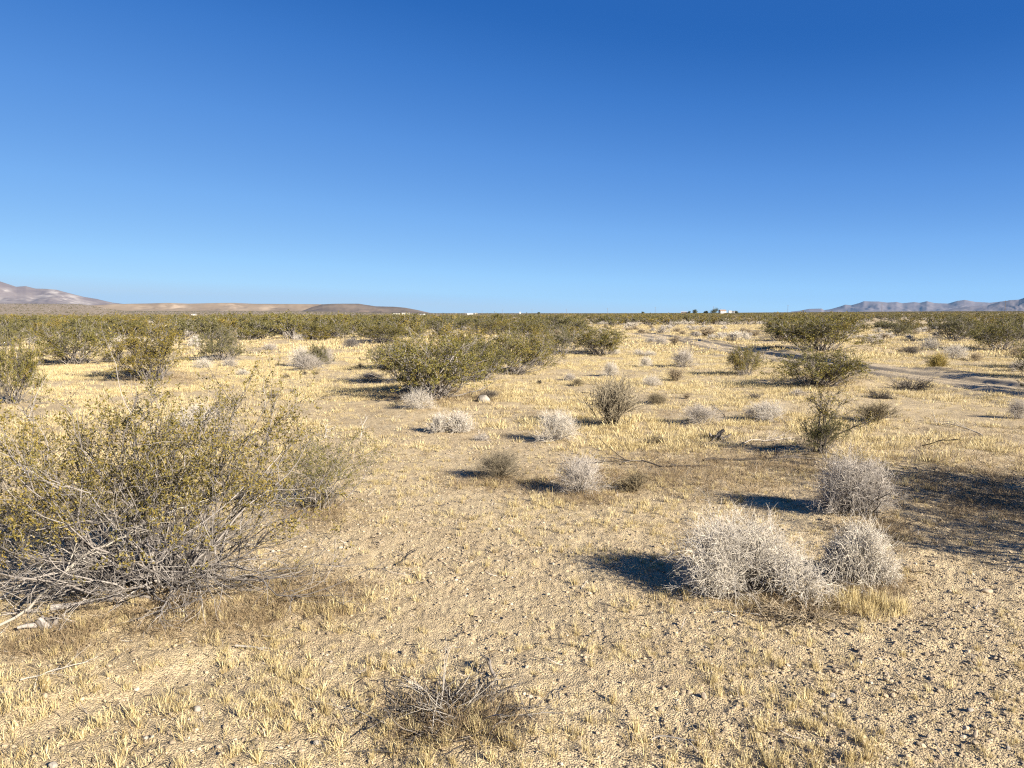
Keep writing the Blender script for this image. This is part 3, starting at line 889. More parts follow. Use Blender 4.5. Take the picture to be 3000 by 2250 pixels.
# broken stump
g = G(540); x, y = ground_xy(2100, 1287); z = hz(x, y)
st = Buf(); P = grow([[0, 0, -.05], [.02, 0, -.05], [-.04, .02, -.03]], [[.18, 0, 1], [.75, .1, 1], [-.6, 0, .7]], [.2, .2, .12], 9, .12, .0, g)
tubes(st, P, np.array([.042, .024, .026]), np.array([.018, .010, .009]), k=8)
rt = Buf(); ph = np.linspace(0, 6.28, 7)[:-1]
P = grow(np.tile([[0, 0, .04]], (6, 1)), np.stack([np.cos(ph), np.sin(ph), np.full(6, -.1)], 1), g.uniform(.15, .3, 6), 6, .12, -.05, g); P[:, :, 2] = np.maximum(P[:, :, 2], -.02)
tubes(rt, P, .018, .006, k=6)
e = empty('tree_stump', (x, y, z)); link('stump', st.mesh('stump', [STEM_DARK]), e); link('roots', rt.mesh('roots', [STEM_DARK]), e)
tag(e, 'broken black stump with a leaning spur, standing in straw', 'stump')
# charred stump base at lower left
g = G(541); x, y = ground_xy(150, 1835); z = hz(x, y)
st = Buf(); P = grow(np.stack([g.normal(0, .02, 7), g.normal(0, .015, 7), np.full(7, -.01)], 1), np.stack([g.normal(0, .6, 7), g.normal(0, .5, 7), np.full(7, .8)], 1), g.uniform(.06, .13, 7), 6, .2, 0, g)
tubes(st, P, .02, .008, k=6)
o = link('tree_stump', st.mesh('stump', [STEM_GREY]), None, (x, y, z)); tag(o, 'small gnarled grey stump below the bleached branches', 'stump')


# ------------------------------------------------------------------ rocks
def ico(sub, seed, squash=(1, 1, .7), rough=.25):
    import bmesh
    bm = bmesh.new(); bmesh.ops.create_icosphere(bm, subdivisions=sub, radius=1)
    V = np.array([v.co[:] for v in bm.verts]); T = np.array([[v.index for v in f.verts] for f in bm.faces]); bm.free()
    g = G(seed)
    n = (fbm(V[:, 0] * 1.3 + seed, V[:, 1] * 1.3 + V[:, 2] * 1.7, seed, 3) - .5) * 2
    V = V * (1 + rough * n)[:, None]
    for _ in range(7):       # facets
        q = nrm(g.normal(0, 1, 3)); c = g.uniform(.62, .9)
        dd = V @ q; V = V - np.maximum(dd - c, 0)[:, None] * q * .9
    return V * np.array(squash), T


def rock(px, py, w, h, m, label, seed, squash=(1, .75, .7), rz=0):
    x, y, z, hw, hh = locate(px, py, py - h, w)
    V, T = ico(3, seed, squash); b = Buf()
    hh = h / F * y
    V = V / np.abs(V[:, 0]).max() * hw; V[:, 2] *= hh * .6 / V[:, 2].max()
    b.add(V, T)
    o = link('rock', b.mesh('rock', [m]), None, (x, y + hw * .5, z + hh * .2)); o.rotation_euler = (0, 0, rz)
    return tag(o, label, 'rock')


rock(1415, 1178, 42, 26, ROCK_WHITE, 'white rock lying on straw in front of the middle creosote clump', 601)
rock(2441, 2042, 20, 14, ROCK_WHITE, 'white stone with dark shadow, higher one of the close pair on gravel', 602)
rock(2487, 2062, 20, 20, ROCK_WHITE, 'white stone, lower one of the close pair on gravel', 603)
rock(2412, 2098, 20, 14, ROCK_WHITE, 'flat whitish stone just below the close pair of stones', 604)
rock(2860, 2160, 18, 22, ROCK_TAN, 'upright tan stone on the gravel near the photo corner', 605)
rock(2845, 2085, 22, 12, ROCK_WHITE, 'pale stone lying between two straw tufts on the gravel', 606)
rock(577, 2085, 26, 20, ROCK_WHITE, 'white stone with dark shadow among straw below the largest creosote', 607)
rock(152, 2250, 30, 18, ROCK_WHITE, 'pale stone beside the sandy rut at the bottom corner', 608)
rock(2063, 2045, 18, 20, ROCK_TAN, 'yellowish upright stone casting a short shadow on gravel', 609)
rock(2895, 1738, 34, 14, ROCK_TAN, 'long low tan stone on gravel beyond the small white shrub', 610, (1, .5, .5))
rock(470, 2140, 16, 10, ROCK_WHITE, 'whitish stone on bare soil right of the sandy rut', 611)
rock(425, 2165, 18, 10, ROCK_WHITE, 'broken white stone on bare soil beside the rut edge', 612)
rock(130, 2045, 18, 18, ROCK_TAN, 'rounded tan stone at the upper end of the rut', 613)
rock(968, 1942, 14, 8, ROCK_WHITE, 'small white stone left of the nearest dead plant', 614)
rock(925, 2180, 18, 12, ROCK_WHITE, 'white stone under the straw tuft left of the nearest dead plant', 615)
rock(2530, 2165, 12, 12, ROCK_WHITE, 'little white stone right of the bottom shadow', 616)
rock(2955, 2196, 14, 12, ROCK_WHITE, 'round white stone nearest the photo corner', 617)
rock(2676, 1912, 10, 9, ROCK_WHITE, 'tiny white stone under a lone straw tuft on gravel', 618)
rock(2480, 2335, 130, 90, ROCK_TAN, 'tan rock just below the photo edge casting the bottom shadow', 619, (1, .6, .8))


# ------------------------------------------------------------------ stuff scattered by geometry nodes
def scatter(name, pts, rot, scl, vid, sources, label):
    me = bpy.data.meshes.new(name); me.vertices.add(len(pts)); me.vertices.foreach_set('co', np.asarray(pts, np.float32).ravel())
    for nme, typ, arr in (('rot', 'FLOAT_VECTOR', rot), ('scl', 'FLOAT_VECTOR', scl), ('vid', 'INT', vid)):
        a = me.attributes.new(nme, typ, 'POINT')
        a.data.foreach_set('vector' if typ == 'FLOAT_VECTOR' else 'value', np.asarray(arr, np.int32 if typ == 'INT' else np.float32).ravel())
    o = link(name, me)
    ng = bpy.data.node_groups.new(name + '_nodes', 'GeometryNodeTree')
    ng.interface.new_socket('Geometry', in_out='INPUT', socket_type='NodeSocketGeometry')
    ng.interface.new_socket('Geometry', in_out='OUTPUT', socket_type='NodeSocketGeometry')
    N, Lk = ng.nodes, ng.links
    gi, go = N.new('NodeGroupInput'), N.new('NodeGroupOutput')
    iop = N.new('GeometryNodeInstanceOnPoints'); iop.inputs['Pick Instance'].default_value = True
    gti = N.new('GeometryNodeGeometryToInstance')
    for s in reversed(sources):
        so = bpy.data.objects.new(s.name + '_source', s)
        inf = N.new('GeometryNodeObjectInfo'); inf.inputs['Object'].default_value = so; inf.inputs['As Instance'].default_value = False
        Lk.new(inf.outputs['Geometry'], gti.inputs[0])
    Lk.new(gi.outputs[0], iop.inputs['Points']); Lk.new(gti.outputs[0], iop.inputs['Instance'])

    def attr(nme, typ):
        a = N.new('GeometryNodeInputNamedAttribute'); a.data_type = typ; a.inputs[0].default_value = nme
        return a.outputs[0]
    e2r = N.new('FunctionNodeEulerToRotation'); Lk.new(attr('rot', 'FLOAT_VECTOR'), e2r.inputs[0])
    Lk.new(e2r.outputs[0], iop.inputs['Rotation'])
    Lk.new(attr('scl', 'FLOAT_VECTOR'), iop.inputs['Scale'])
    Lk.new(attr('vid', 'INT'), iop.inputs['Instance Index'])
    Lk.new(iop.outputs[0], go.inputs[0])
    md = o.modifiers.new('scatter', 'NODES'); md.node_group = ng
    return tag(o, label, None, None, 'stuff')


def tuft_mesh(name, n, h, spread, width, seed, m, lean=.5, seg=3):
    g = G(seed); b = Buf()
    ph = g.uniform(0, 6.28, n); rr = np.abs(g.normal(0, spread, n))
    S = np.stack([rr * np.cos(ph), rr * np.sin(ph), np.full(n, -.004)], 1)
    ln = g.uniform(.0, lean, n)
    D = np.stack([np.cos(ph) * ln, np.sin(ph) * ln, np.ones(n)], 1)
    P = grow(S, D, h * g.uniform(.45, 1.05, n), seg, .12, -.02, g)
    side = nrm(np.cross(nrm(P[:, -1] - P[:, 0]), g.normal(0, 1, (n, 3))))
    wv = np.linspace(1, .22, seg + 1)[None, :, None] * (width * g.uniform(.6, 1.3, n))[:, None, None] * side[:, None, :]
    Vv = np.stack([P - wv, P + wv], 2).reshape(n, -1, 3)
    base = (np.arange(n) * (seg + 1) * 2)[:, None] + (np.arange(seg) * 2)[None]
    Qq = np.stack([base, base + 1, base + 3, base + 2], -1).reshape(-1, 4)
    b.add(Vv.reshape(-1, 3), Qq, np.repeat(np.clip(g.normal(.5, .25, n), 0, 1), (seg + 1) * 2))
    return b.mesh(name, [m])


STRAW_NEAR = [tuft_mesh('straw', (34, 30, 40, 26, 36, 30)[q], (.056, .048, .042, .062, .036, .052)[q], (.009, .013, .018, .010, .015, .022)[q], .0014, 700 + q, STRAW, (.28, .4, .6, .35, .8, .7)[q], 4) for q in range(6)]
STRAW_FUZZ = [tuft_mesh('straw', 16, .028, .022, .0011, 720 + q, STRAW, 1.3) for q in range(4)]
STRAW_MID = [tuft_mesh('straw', 22, .048, .035, .0020, 740 + q, STRAW, 1.1, 2) for q in range(4)]
STRAW_FAR = [tuft_mesh('straw', 34, .058, .15, .006, 760 + q, STRAW, 1.1, 1) for q in range(4)]
BROWN_T = [tuft_mesh('straw', 24, .075, .05, .0012, 780 + q, BROWN_GRASS, 3.0, 4) for q in range(4)]

BARE = [(1180, 1560, 380, 260, .8), (1400, 1800, 330, 150, .55), (2750, 1850, 520, 280, .68), (2300, 1950, 500, 220, .5), (1100, 1260, 160, 40, .55),
        (1250, 1110, 0, 0, 0), (1780, 1650, 230, 90, .6), (1700, 1080, 260, 26, .5), (250, 2120, 150, 60, .35), (2100, 1480, 260, 60, .5), (2350, 1080, 200, 20, .4),
        (1920, 1170, 60, 20, 0.3), (1650, 1150, 110, 22, .5), (1600, 1700, 200, 80, .45)]


def polar(n, r0, r1, half, power=2.0):
    u = rng.random(n); r = (r0 ** power + u * (r1 ** power - r0 ** power)) ** (1 / power)
    a = rng.uniform(-half, half, n)
    return r * np.sin(a), r * np.cos(a)


def grass_density(x, y):
    px, py = to_px(x, y, 0.0)
    d = .10 + 1.2 * ss(.36, .62, fbm(x / 1.6, y / 1.6, 60, 3)) * (.15 + 1.25 * ss(.3, .75, fbm(x / .3, y / .3, 64, 2)))
    for bx, by, rx, ry, k in BARE:
        if rx:
            d = d * (1 - k * np.exp(-(((px - bx) / rx) ** 2 + ((py - by) / ry) ** 2)))
    q, s, al = line_dist(x, y, ROAD)
    d = d * np.maximum(ss(1.0, 1.9, q), .15 * np.exp(-(q / .25) ** 2))
    q, s, al = line_dist(x, y, RUT)
    d = d * ss(.02, .14, q)
    return d


def make_grass(n, r0, r1, src, smin, smax, power, name, lab, flat=1.0, k=1.0):
    x, y = polar(n, r0, r1, R(41), power)
    keep = rng.random(n) < grass_density(x, y) * k
    x, y = x[keep], y[keep]; n = len(x)
    z = height(x, y)
    s = rng.uniform(smin, smax, n) ** 1.3 * (.75 + .5 * vn(x / .9, y / .9, 66))
    hs = s * rng.uniform(.75, 1.3, n) * flat
    return np.stack([x, y, z], 1), np.stack([rng.normal(0, .12, n), rng.normal(0, .12, n), rng.uniform(0, 6.28, n)], 1), np.stack([s, s, hs], 1), rng.integers(0, len(src), n)


SETS = [make_grass(8200, 2.0, 9.5, STRAW_NEAR, .65, 1.25, 1.6, '', ''),
        make_grass(15000, 2.0, 9.5, STRAW_FUZZ, .6, 1.4, 1.6, '', ''),
        make_grass(80000, 9.0, 32, STRAW_MID, .8, 1.7, 1.7, '', ''),
        make_grass(55000, 30, 110, STRAW_FAR, .9, 2.0, 1.7, '', '')]
ex = rng.normal(0, 1, (70, 2)) * np.array([.11, .07]) + np.array(ground_xy(2520, 1775)); ez = height(ex[:, 0], ex[:, 1])
SETS[0] = tuple(np.concatenate([a, b]) for a, b in zip(SETS[0], (np.concatenate([ex, ez[:, None]], 1), rng.normal(0, .1, (70, 3)) + np.array([0, 0, 1.]) * rng.uniform(0, 6, (70, 1)), np.tile([1.2, 1.2, 1.9], (70, 1)), rng.integers(0, 6, 70))))
srcs = STRAW_NEAR + STRAW_FUZZ + STRAW_MID + STRAW_FAR
off = np.cumsum([0, len(STRAW_NEAR), len(STRAW_FUZZ), len(STRAW_MID)])
scatter('dry_grass', np.concatenate([s[0] for s in SETS]), np.concatenate([s[1] for s in SETS]), np.concatenate([s[2] for s in SETS]),
        np.concatenate([s[3] + o_ for s, o_ in zip(SETS, off)]), srcs, 'straw-yellow dry grass tufts over the sand')

# brown dead grass and litter round the bushes and in the shaded patch
bp_ = []
for cx, cy, rx, ry, n in ((560, 1800, 330, 70, 900), (900, 1740, 170, 70, 500), (150, 1880, 170, 50, 350), (2330, 1775, 170, 45, 420), (2570, 1720, 110, 45, 260),
                          (2130, 1380, 420, 75, 2200), (2560, 1560, 130, 40, 420), (2850, 1450, 260, 130, 1700), (940, 1500, 110, 40, 350), (1330, 2120, 190, 70, 420),
                          (1480, 1410, 200, 25, 420), (1850, 1400, 150, 30, 420), (1300, 1165, 230, 22, 700), (450, 1110, 150, 14, 420), (2400, 1130, 120, 12, 350), (1720, 1460, 100, 22, 300)):
    px = rng.normal(cx, rx * .55, n); py = rng.normal(cy, ry * .55, n)
    n = int(n * .5); px, py = px[:n], py[:n]
    bp_.append(np.array([ground_xy(a, b_) for a, b_ in zip(px, py)]))
bp_.append(np.stack(polar(5200, 2.0, 13, R(41), 1.6), 1))
bx = np.concatenate(bp_); n = len(bx); zz = height(bx[:, 0], bx[:, 1]); dist = np.hypot(bx[:, 0], bx[:, 1])
sc = rng.uniform(.35, 1.25, n) * (1 + ss(6, 14, dist)); sc[-5200:] *= rng.uniform(.3, .7, 5200)
scatter('dead_grass', np.concatenate([bx, zz[:, None]], 1), np.stack([rng.normal(0, .2, n), rng.normal(0, .2, n), rng.uniform(0, 6.28, n)], 1),
        np.stack([sc, sc, sc * .9], 1), rng.integers(0, 4, n), BROWN_T, 'brown dead grass matted round the shrubs')

# gravel and clods
STONES = []
for q in range(7):
    V, T = ico(1 if q < 5 else 2, 800 + q, (1, .8, .6), .3); b = Buf(); b.add(V, T, rng.random() * .9 + .05); STONES.append(b.mesh('pebble', [STONE], flat=True))
n = 130000
x, y = polar(n, 2.0, 11, R(41), 1.5)
px, py = to_px(x, y, 0.0)
dn = .35 + .9 * ss(1500, 2700, px) * ss(1500, 1900, py) + .5 * np.exp(-((px - 1250) / 420) ** 2 - ((py - 1600) / 260) ** 2)
dn *= .25 + 1.1 * fbm(x / .8, y / .8, 90, 3)
keep = rng.random(n) < dn; x, y = x[keep], y[keep]; n = len(x)
s = np.exp(rng.normal(math.log(.0056), .5, n)); s = np.clip(s, .002, .017)
scatter('gravel', np.stack([x, y, height(x, y) + s * .15], 1), rng.uniform(-.5, .5, (n, 3)) + np.stack([0 * x, 0 * x, rng.uniform(0, 6.28, n)], 1),
        np.stack([s, s, s * rng.uniform(.6, 1.1, n)], 1), rng.integers(0, 7, n), STONES, 'loose gravel and clods on the sand')

# fallen twigs
TW = []
for q in range(6):
    b = Buf(); g = G(850 + q); P = grow(np.zeros((1, 3)), [[1, 0, .08]], [1.0], 6, .12, 0, g)
    s_, d_, i_, t_ = sprout(P, 2, .2, .8, 40, 10, g); d_[:, 2] = np.abs(d_[:, 2]) * .3
    tubes(b, P, .028, .012); tubes(b, grow(s_, d_, g.uniform(.2, .5, len(i_)), 4, .12, 0, g), .016, .008)
    TW.append(b.mesh('twig', [(TWIG_TAN, TWIG_ASH, STEM_DARK, TWIG_BROWN, BROWN_GRASS, STEM_DARK)[q]]))
x, y = polar(7500, 2.0, 13, R(41), 1.6)
bxs = bx[rng.integers(0, len(bx), 3800)] + rng.normal(0, .1, (3800, 2))
x = np.concatenate([x, bxs[:, 0]]); y = np.concatenate([y, bxs[:, 1]]); n = len(x)
s = np.clip(np.exp(rng.normal(math.log(.045), .45, n)), .01, .085)
scatter('twig_litter', np.stack([x, y, height(x, y) + .003], 1), np.stack([rng.normal(0, .1, n), rng.normal(-.06, .12, n), rng.uniform(0, 6.28, n)], 1),
        np.stack([s, s, s], 1), rng.integers(0, 6, n), TW, 'small broken twigs littering the ground')

# ------------------------------------------------------------------ scrub belt
taken = [(ground_xy(c[0], c[1]), c[3] / F * ground_xy(c[0], c[1])[1] / 2) for c in CREO]


def far_ok(x, y):
    px, py = to_px(np.array([x]), np.array([y]), 0.0); px, py = px[0], py[0]
    q, s, al = line_dist(np.array([x]), np.array([y]), ROAD)
    if q[0] < 2.6:
        return False
    if 1700 < px < 2260 and py > 955: return False
    if 2480 < px < 2860 and py > 968: return False
    if 700 < px < 1040 and py > 1000: return False
    if py > 1000: return False
    return True


spots = []
tries = 0
while len(spots) < 268 and tries < 40000:
    tries += 1
    rr = math.sqrt(43 ** 2 + (len(spots) / 268) * (88 ** 2 - 43 ** 2)) + rng.uniform(0, 6)
    a = rng.uniform(-R(36), R(36))
    x, y = rr * math.sin(a), rr * math.cos(a)
    if vn(x / 8.0 + 5, y / 8.0, 120) < .36 or not far_ok(x, y) or any((x - p) ** 2 + (y - q) ** 2 < 4.6 for p, q in spots) or any(math.hypot(x - t[0][0], y - t[0][1]) < t[1] for t in taken):
        continue
    spots.append((x, y))
for x, y in spots:
    az = math.degrees(math.atan2(x, y)); r = math.hypot(x, y)
    zone = 'under the grey mountain' if az < -20 else 'under the long mesa' if az < -9 else 'under the far mobile homes' if az < 0 else 'under the line of poles' if az < 11 else 'under the far farmstead' if az < 19 else 'under the bluish mountains'
    mt, tone = ((O, 'olive'), (GD, 'golden'), (DK, 'dusky'), (O, 'olive'))[rng.integers(4)]
    big = rng.random() < .5
    h = rng.uniform(1.1, 1.55) if big else rng.uniform(.6, 1.05)
    row = 'front rank' if r < 60 else 'middle rank' if r < 76 else 'rear rank'
    lab = f"{'tall' if big else 'low'} {tone} creosote in the {row} of the scrub belt {zone}"
    add_creosote((x, y, hz(x, y)), rng.uniform(1.0, 1.6) * (1.1 if big else .9), h, mt, lab, f"{'tall' if big else 'low'} {tone} creosotes, {row}, {zone}", True)
# pale shrubs between them
ws = []
tries = 0
while len(ws) < 200 and tries < 30000:
    tries += 1
    rr = 40 + (len(ws) / 200) ** .8 * 48; a = rng.uniform(-R(36), R(36)); x, y = rr * math.sin(a), rr * math.cos(a)
    px, py = to_px(np.array([x]), np.array([y]), 0.0)
    q, s, al = line_dist(np.array([x]), np.array([y]), ROAD)
    if q[0] < 2 or (py[0] > 1000 and not 300 < px[0] < 700) or any((x - p) ** 2 + (y - q2) ** 2 < 1.2 for p, q2 in ws):
        continue
    ws.append((x, y))
    az = math.degrees(a)
    zone = 'under the grey mountain' if az < -20 else 'under the long mesa' if az < -9 else 'under the far mobile homes' if az < 0 else 'under the line of poles' if az < 11 else 'under the far farmstead' if az < 19 else 'under the bluish mountains'
    mt, tone = ((W_, 'white'), (A_, 'ash-grey'), (T_, 'tan'), (W_, 'white'))[rng.integers(4)]
    row = 'front rank' if rr < 62 else 'middle rank' if rr < 88 else 'rear rank'
    add_shrub('dry_shrub', SHRUB_FAR, (x, y, hz(x, y)), rng.uniform(.3, .6), rng.uniform(.28, .5), mt, f'small {tone} shrub among creosotes in the {row} {zone}', 'shrub', f'small {tone} shrubs, {row}, {zone}')

# the rest of the plain, past counting
FAR_B = []
for q in range(4):
    br, fo = creosote(12, 3, 4, 8, .095, G(900 + q), 3.5, low=.15, bare=.12)
    b = Buf()
    for u, mi in ((br, 0), (fo, 1)):
        for v_, f_, t_ in zip(u.v, u.f, u.t): b.add(v_, f_ - f_.min() if False else f_ - (f_.min() - 0), t_, mi)
    FAR_B.append(b.mesh('scrub', [STEM_GREY, (LEAF_OLIVE, LEAF_DARK, LEAF_GOLD, LEAF_OLIVE)[q]], lambda V, s=fit(br): V * np.array(s)))
b = dome(16, 4, 3, G(930), .03, l2=.3); FAR_B.append(scaled(b, 'scrub', [TWIG_WHITE], fit(b)))
b = dome(16, 4, 3, G(931), .03, l2=.3); FAR_B.append(scaled(b, 'scrub', [TWIG_TAN], fit(b)))
P_ = []
for n, r0, r1, pw in ((4800, 86, 300, 2), (11000, 300, 900, 1.8), (26000, 900, 3200, 1.6)):
    x, y = polar(n, r0, r1, R(40), pw); P_.append(np.stack([x, y], 1))
P_ = np.concatenate(P_); P_ = P_[fbm(P_[:, 0] / 22, P_[:, 1] / 22, 130, 2) > .40]; dist = np.hypot(P_[:, 0], P_[:, 1]); n = len(P_)
vid = np.where(rng.random(n) < .72, rng.integers(0, 4, n), rng.integers(4, 6, n))
w = np.where(vid < 4, rng.uniform(.9, 1.6, n), rng.uniform(.5, .9, n)) * (1 + .9 * ss(300, 1500, dist))
h = np.where(vid < 4, rng.uniform(.55, 1.5, n), rng.uniform(.35, .6, n))
scatter('desert_scrub', np.concatenate([P_, height(P_[:, 0], P_[:, 1], False)[:, None]], 1), np.stack([0 * w, 0 * w, rng.uniform(0, 6.28, n)], 1),
        np.stack([w, w, h], 1), vid, FAR_B, 'far scrub covering the plain to the horizon')


# ------------------------------------------------------------------ hills and mountains
def ridge(name, prof, dist, depth, m, label, seed, base=917.0, gully=.35, cells=(420, 40), patches=(), freq=1.0, front=.6):
    """terrain ridge: photo skyline pixels at a real distance, with slopes and gullies front and back"""
    xs = np.array([p[0] for p in prof], float); hs = np.array([(base - p[1]) / F for p in prof])
    px = np.linspace(xs[0], xs[-1], cells[0]); hp = np.interp(px, xs, hs)
    azs = np.arctan2((px - 1500) / F, CP)
    t = np.linspace(0, 1, cells[1])
    A, Tt = np.meshgrid(azs, t, indexing='ij'); H = np.repeat(hp[:, None], cells[1], 1) * (dist + depth * front)
    # the crest runs at t = front
    sh = np.where(Tt < front, (np.clip(Tt / front, 0, 1)) ** .85, 1 - ((Tt - front) / (1 - front)) ** 1.5)
    wob = A * dist
    n1 = 1 - np.abs(2 * fbm(wob / (depth * .16) * freq + Tt * 1.2, Tt * 2.2, seed, 4) - 1)
    n2 = fbm(wob / (depth * .07) * freq, Tt * 5, seed + 9, 4)
    mid = np.sin(np.pi * np.clip(Tt / front, 0, 1)) * (Tt < front)
    Zz = H * (sh - gully * mid * (1 - n1) * 1.2 - gully * .5 * mid * (n2 - .3)) - 6 * (1 - sh)
    rr = dist + depth * Tt + depth * .12 * (n1 - .5)
    Xx, Yy = rr * np.sin(A), rr * np.cos(A)
    tint = np.zeros(A.shape)
    pxm = np.repeat(px[:, None], cells[1], 1); pym = base - Zz / rr * F
    for cx, cy, rx, ry, k in patches:
        tint = np.maximum(tint, k * np.exp(-((pxm - cx) / rx) ** 2 - ((pym - cy) / ry) ** 2))
    i, j = np.meshgrid(np.arange(cells[0] - 1), np.arange(cells[1] - 1), indexing='ij'); w = cells[1]
    b = Buf(); b.add(np.stack([Xx, Yy, Zz + EYE], -1).reshape(-1, 3), np.stack([i * w + j, (i + 1) * w + j, (i + 1) * w + j + 1, i * w + j + 1], -1).reshape(-1, 4), tint.ravel())
    o = link(name, b.mesh(name, [m])); return tag(o, label, None, None, 'structure')


HM_LEFT = hill_mat('grey_mountain_rock', [(.3, (.17, .135, .135)), (.5, (.235, .19, .18)), (.7, (.31, .26, .235))], .004, (.62, .56, .50))
HM_MESA = hill_mat('tan_mesa_earth', [(.3, (.25, .185, .125)), (.5, (.33, .25, .17)), (.7, (.40, .31, .215))], .006, (.58, .45, .32))
HM_DARK = hill_mat('dark_brown_hill', [(.3, (.135, .105, .085)), (.5, (.20, .157, .122)), (.7, (.28, .22, .165))], .006, (.34, .24, .16))
HM_BLUE = hill_mat('far_mountain_rock', [(.3, (.20, .17, .18)), (.6, (.28, .24, .24))], .002)
ridge('mountain', [(-420, 850), (-300, 830), (-150, 824), (0, 834), (64, 851), (92, 849), (120, 855), (150, 855), (180, 857), (217, 866), (258, 875), (295, 880), (340, 889), (383, 894), (430, 900), (520, 908), (560, 915)],
      6200, 2600, HM_LEFT, 'grey bare mountain with white scree patches', 41, gully=.6,
      patches=((175, 862, 24, 7, 1), (215, 880, 34, 10, .8), (150, 874, 40, 8, .6), (25, 862, 22, 4, .7), (110, 882, 40, 6, .5), (240, 892, 40, 5, .9), (20, 885, 60, 8, .4)))
ridge('mesa', [(150, 912), (215, 899), (280, 897), (340, 894), (420, 892), (505, 890), (560, 891.5), (620, 890), (690, 889), (750, 891), (860, 891.5), (960, 892), (1010, 899), (1040, 912)],
      4100, 900, HM_MESA, 'long flat-topped tan mesa', 43, gully=.6, patches=((520, 901, 40, 9, 1), (690, 900, 30, 9, .8), (290, 904, 22, 3, .8), (790, 902, 30, 8, .7), (430, 903, 40, 6, .4)), freq=.8, front=.45)
ridge('dark_hill', [(880, 915), (920, 900), (950, 892), (985, 890.5), (1055, 890), (1105, 897.5), (1157, 898.5), (1190, 901.5), (1225, 908), (1262, 916.5), (1290, 919)],
      3500, 800, HM_DARK, 'low dark brown hill at the end of the mesa', 44, gully=.62, patches=((1090, 911, 50, 5, .6),), freq=.8, front=.5)
RB = [(2310, 912), (2335, 909.5), (2362, 904.5), (2399, 903.5), (2406, 908), (2426, 905), (2453, 898), (2467, 893), (2484, 895), (2508, 889), (2521, 884), (2545, 885), (2562, 885), (2589, 888), (2616, 886.5), (2633, 890), (2667, 887), (2684, 889), (2704, 885), (2725, 890), (2765, 891.5), (2792, 885), (2813, 882.5), (2843, 887.5), (2887, 890), (2930, 886), (3000, 880), (3120, 874), (3300, 880), (3450, 900)]
ridge('far_mountains', RB, 11500, 2600, HM_BLUE, 'range of hazy bluish mountains', 45, base=916, gully=.5, freq=1.4)
ridge('near_range', [(2740, 912), (2780, 905), (2830, 899), (2880, 897), (2915, 888), (2945, 884), (2970, 883), (2990, 877), (3010, 876), (3100, 862), (3250, 858), (3400, 900)],
      8800, 1800, HM_BLUE, 'nearer darker spur of the bluish range', 46, base=916, gully=.5, freq=1.2)

# ------------------------------------------------------------------ far buildings, poles, trees
WALLW = plain('white_painted_metal', (.42, .41, .38)); WALLT = plain('cream_siding', (.36, .33, .28)); ROOFG = plain('grey_roof', (.33, .32, .31))
DARKG = plain('dark_window', (.04, .045, .05), .2); TYRE = plain('black_rubber', (.02, .02, .02), .8); POLEW = plain('weathered_pole_wood', (.11, .085, .065), .9)
ROOFB = plain('brown_roof', (.24, .17, .12)); TRUNK = plain('tree_trunk_bark', (.14, .10, .075), .9)
TREE_L = plant_mat('dark_tree_leaf', [(0, (.035, .04, .018)), (1, (.085, .09, .035))], .6, .15)


def box(b, x0, x1, y0, y1, z0, z1):
    V = [(x, y, z) for z in (z0, z1) for y in (y0, y1) for x in (x0, x1)]
    b.add(V, [(0, 2, 3, 1), (4, 5, 7, 6), (0, 1, 5, 4), (2, 6, 7, 3), (0, 4, 6, 2), (1, 3, 7, 5)])


def part(name, m, parent, *boxes):
    b = Buf()
    for q in boxes: box(b, *q)
    return link(name, b.mesh(name, [m], flat=True), parent)


def far_at(px, dist, py=None):
    a = az_of(px); x, y = dist * math.sin(a), dist * math.cos(a)
    z = hz(x, y)
    return (x, y, z), -a


def gable(name, m, parent, x0, x1, y0, y1, z0, z1):
    b = Buf(); ym = (y0 + y1) / 2
    b.add([(x0, y0, z0), (x1, y0, z0), (x1, ym, z1), (x0, ym, z1), (x0, y1, z0), (x1, y1, z0)], [(0, 1, 2, 3), (3, 2, 5, 4)])
    b.add([(x0 + .3, y0 + .4, z0 - .02), (x0 + .3, ym, z1 - .15), (x0 + .3, y1 - .4, z0 - .02), (x1 - .3, y0 + .4, z0 - .02), (x1 - .3, ym, z1 - .15), (x1 - .3, y1 - .4, z0 - .02)], [(0, 1, 2), (3, 5, 4)])
    return link(name, b.mesh(name, [m], flat=True), parent)


def building(name, px, dist, w, d, h, wm, roof, label, cat, rot=0.0, gab=0.0, raise_=0.0):
    loc, rz = far_at(px, dist)
    e = empty(name, (loc[0], loc[1], loc[2] + raise_), rz + rot)
    part('wall', wm, e, (-w / 2, w / 2, -d / 2, d / 2, -1.0, h))
    if gab:
        gable('roof', roof, e, -w / 2 - .4, w / 2 + .4, -d / 2 - .5, d / 2 + .5, h + .01, h + gab)
    else:
        part('roof', roof, e, (-w / 2 - .15, w / 2 + .15, -d / 2 - .15, d / 2 + .15, h + .003, h + .16))
    n = max(1, int(w / 3.2))
    for q in range(n):
        cx = -w / 2 + (q + .5) * w / n
        if q == n // 2 and n > 1:
            part('door', DARKG, e, (cx - .45, cx + .45, -d / 2 - .05, -d / 2 - .003, .1, 2.1))
        else:
            part('window', DARKG, e, (cx - .5, cx + .5, -d / 2 - .05, -d / 2 - .003, 1.1, 2.0))
    return tag(e, label, cat)


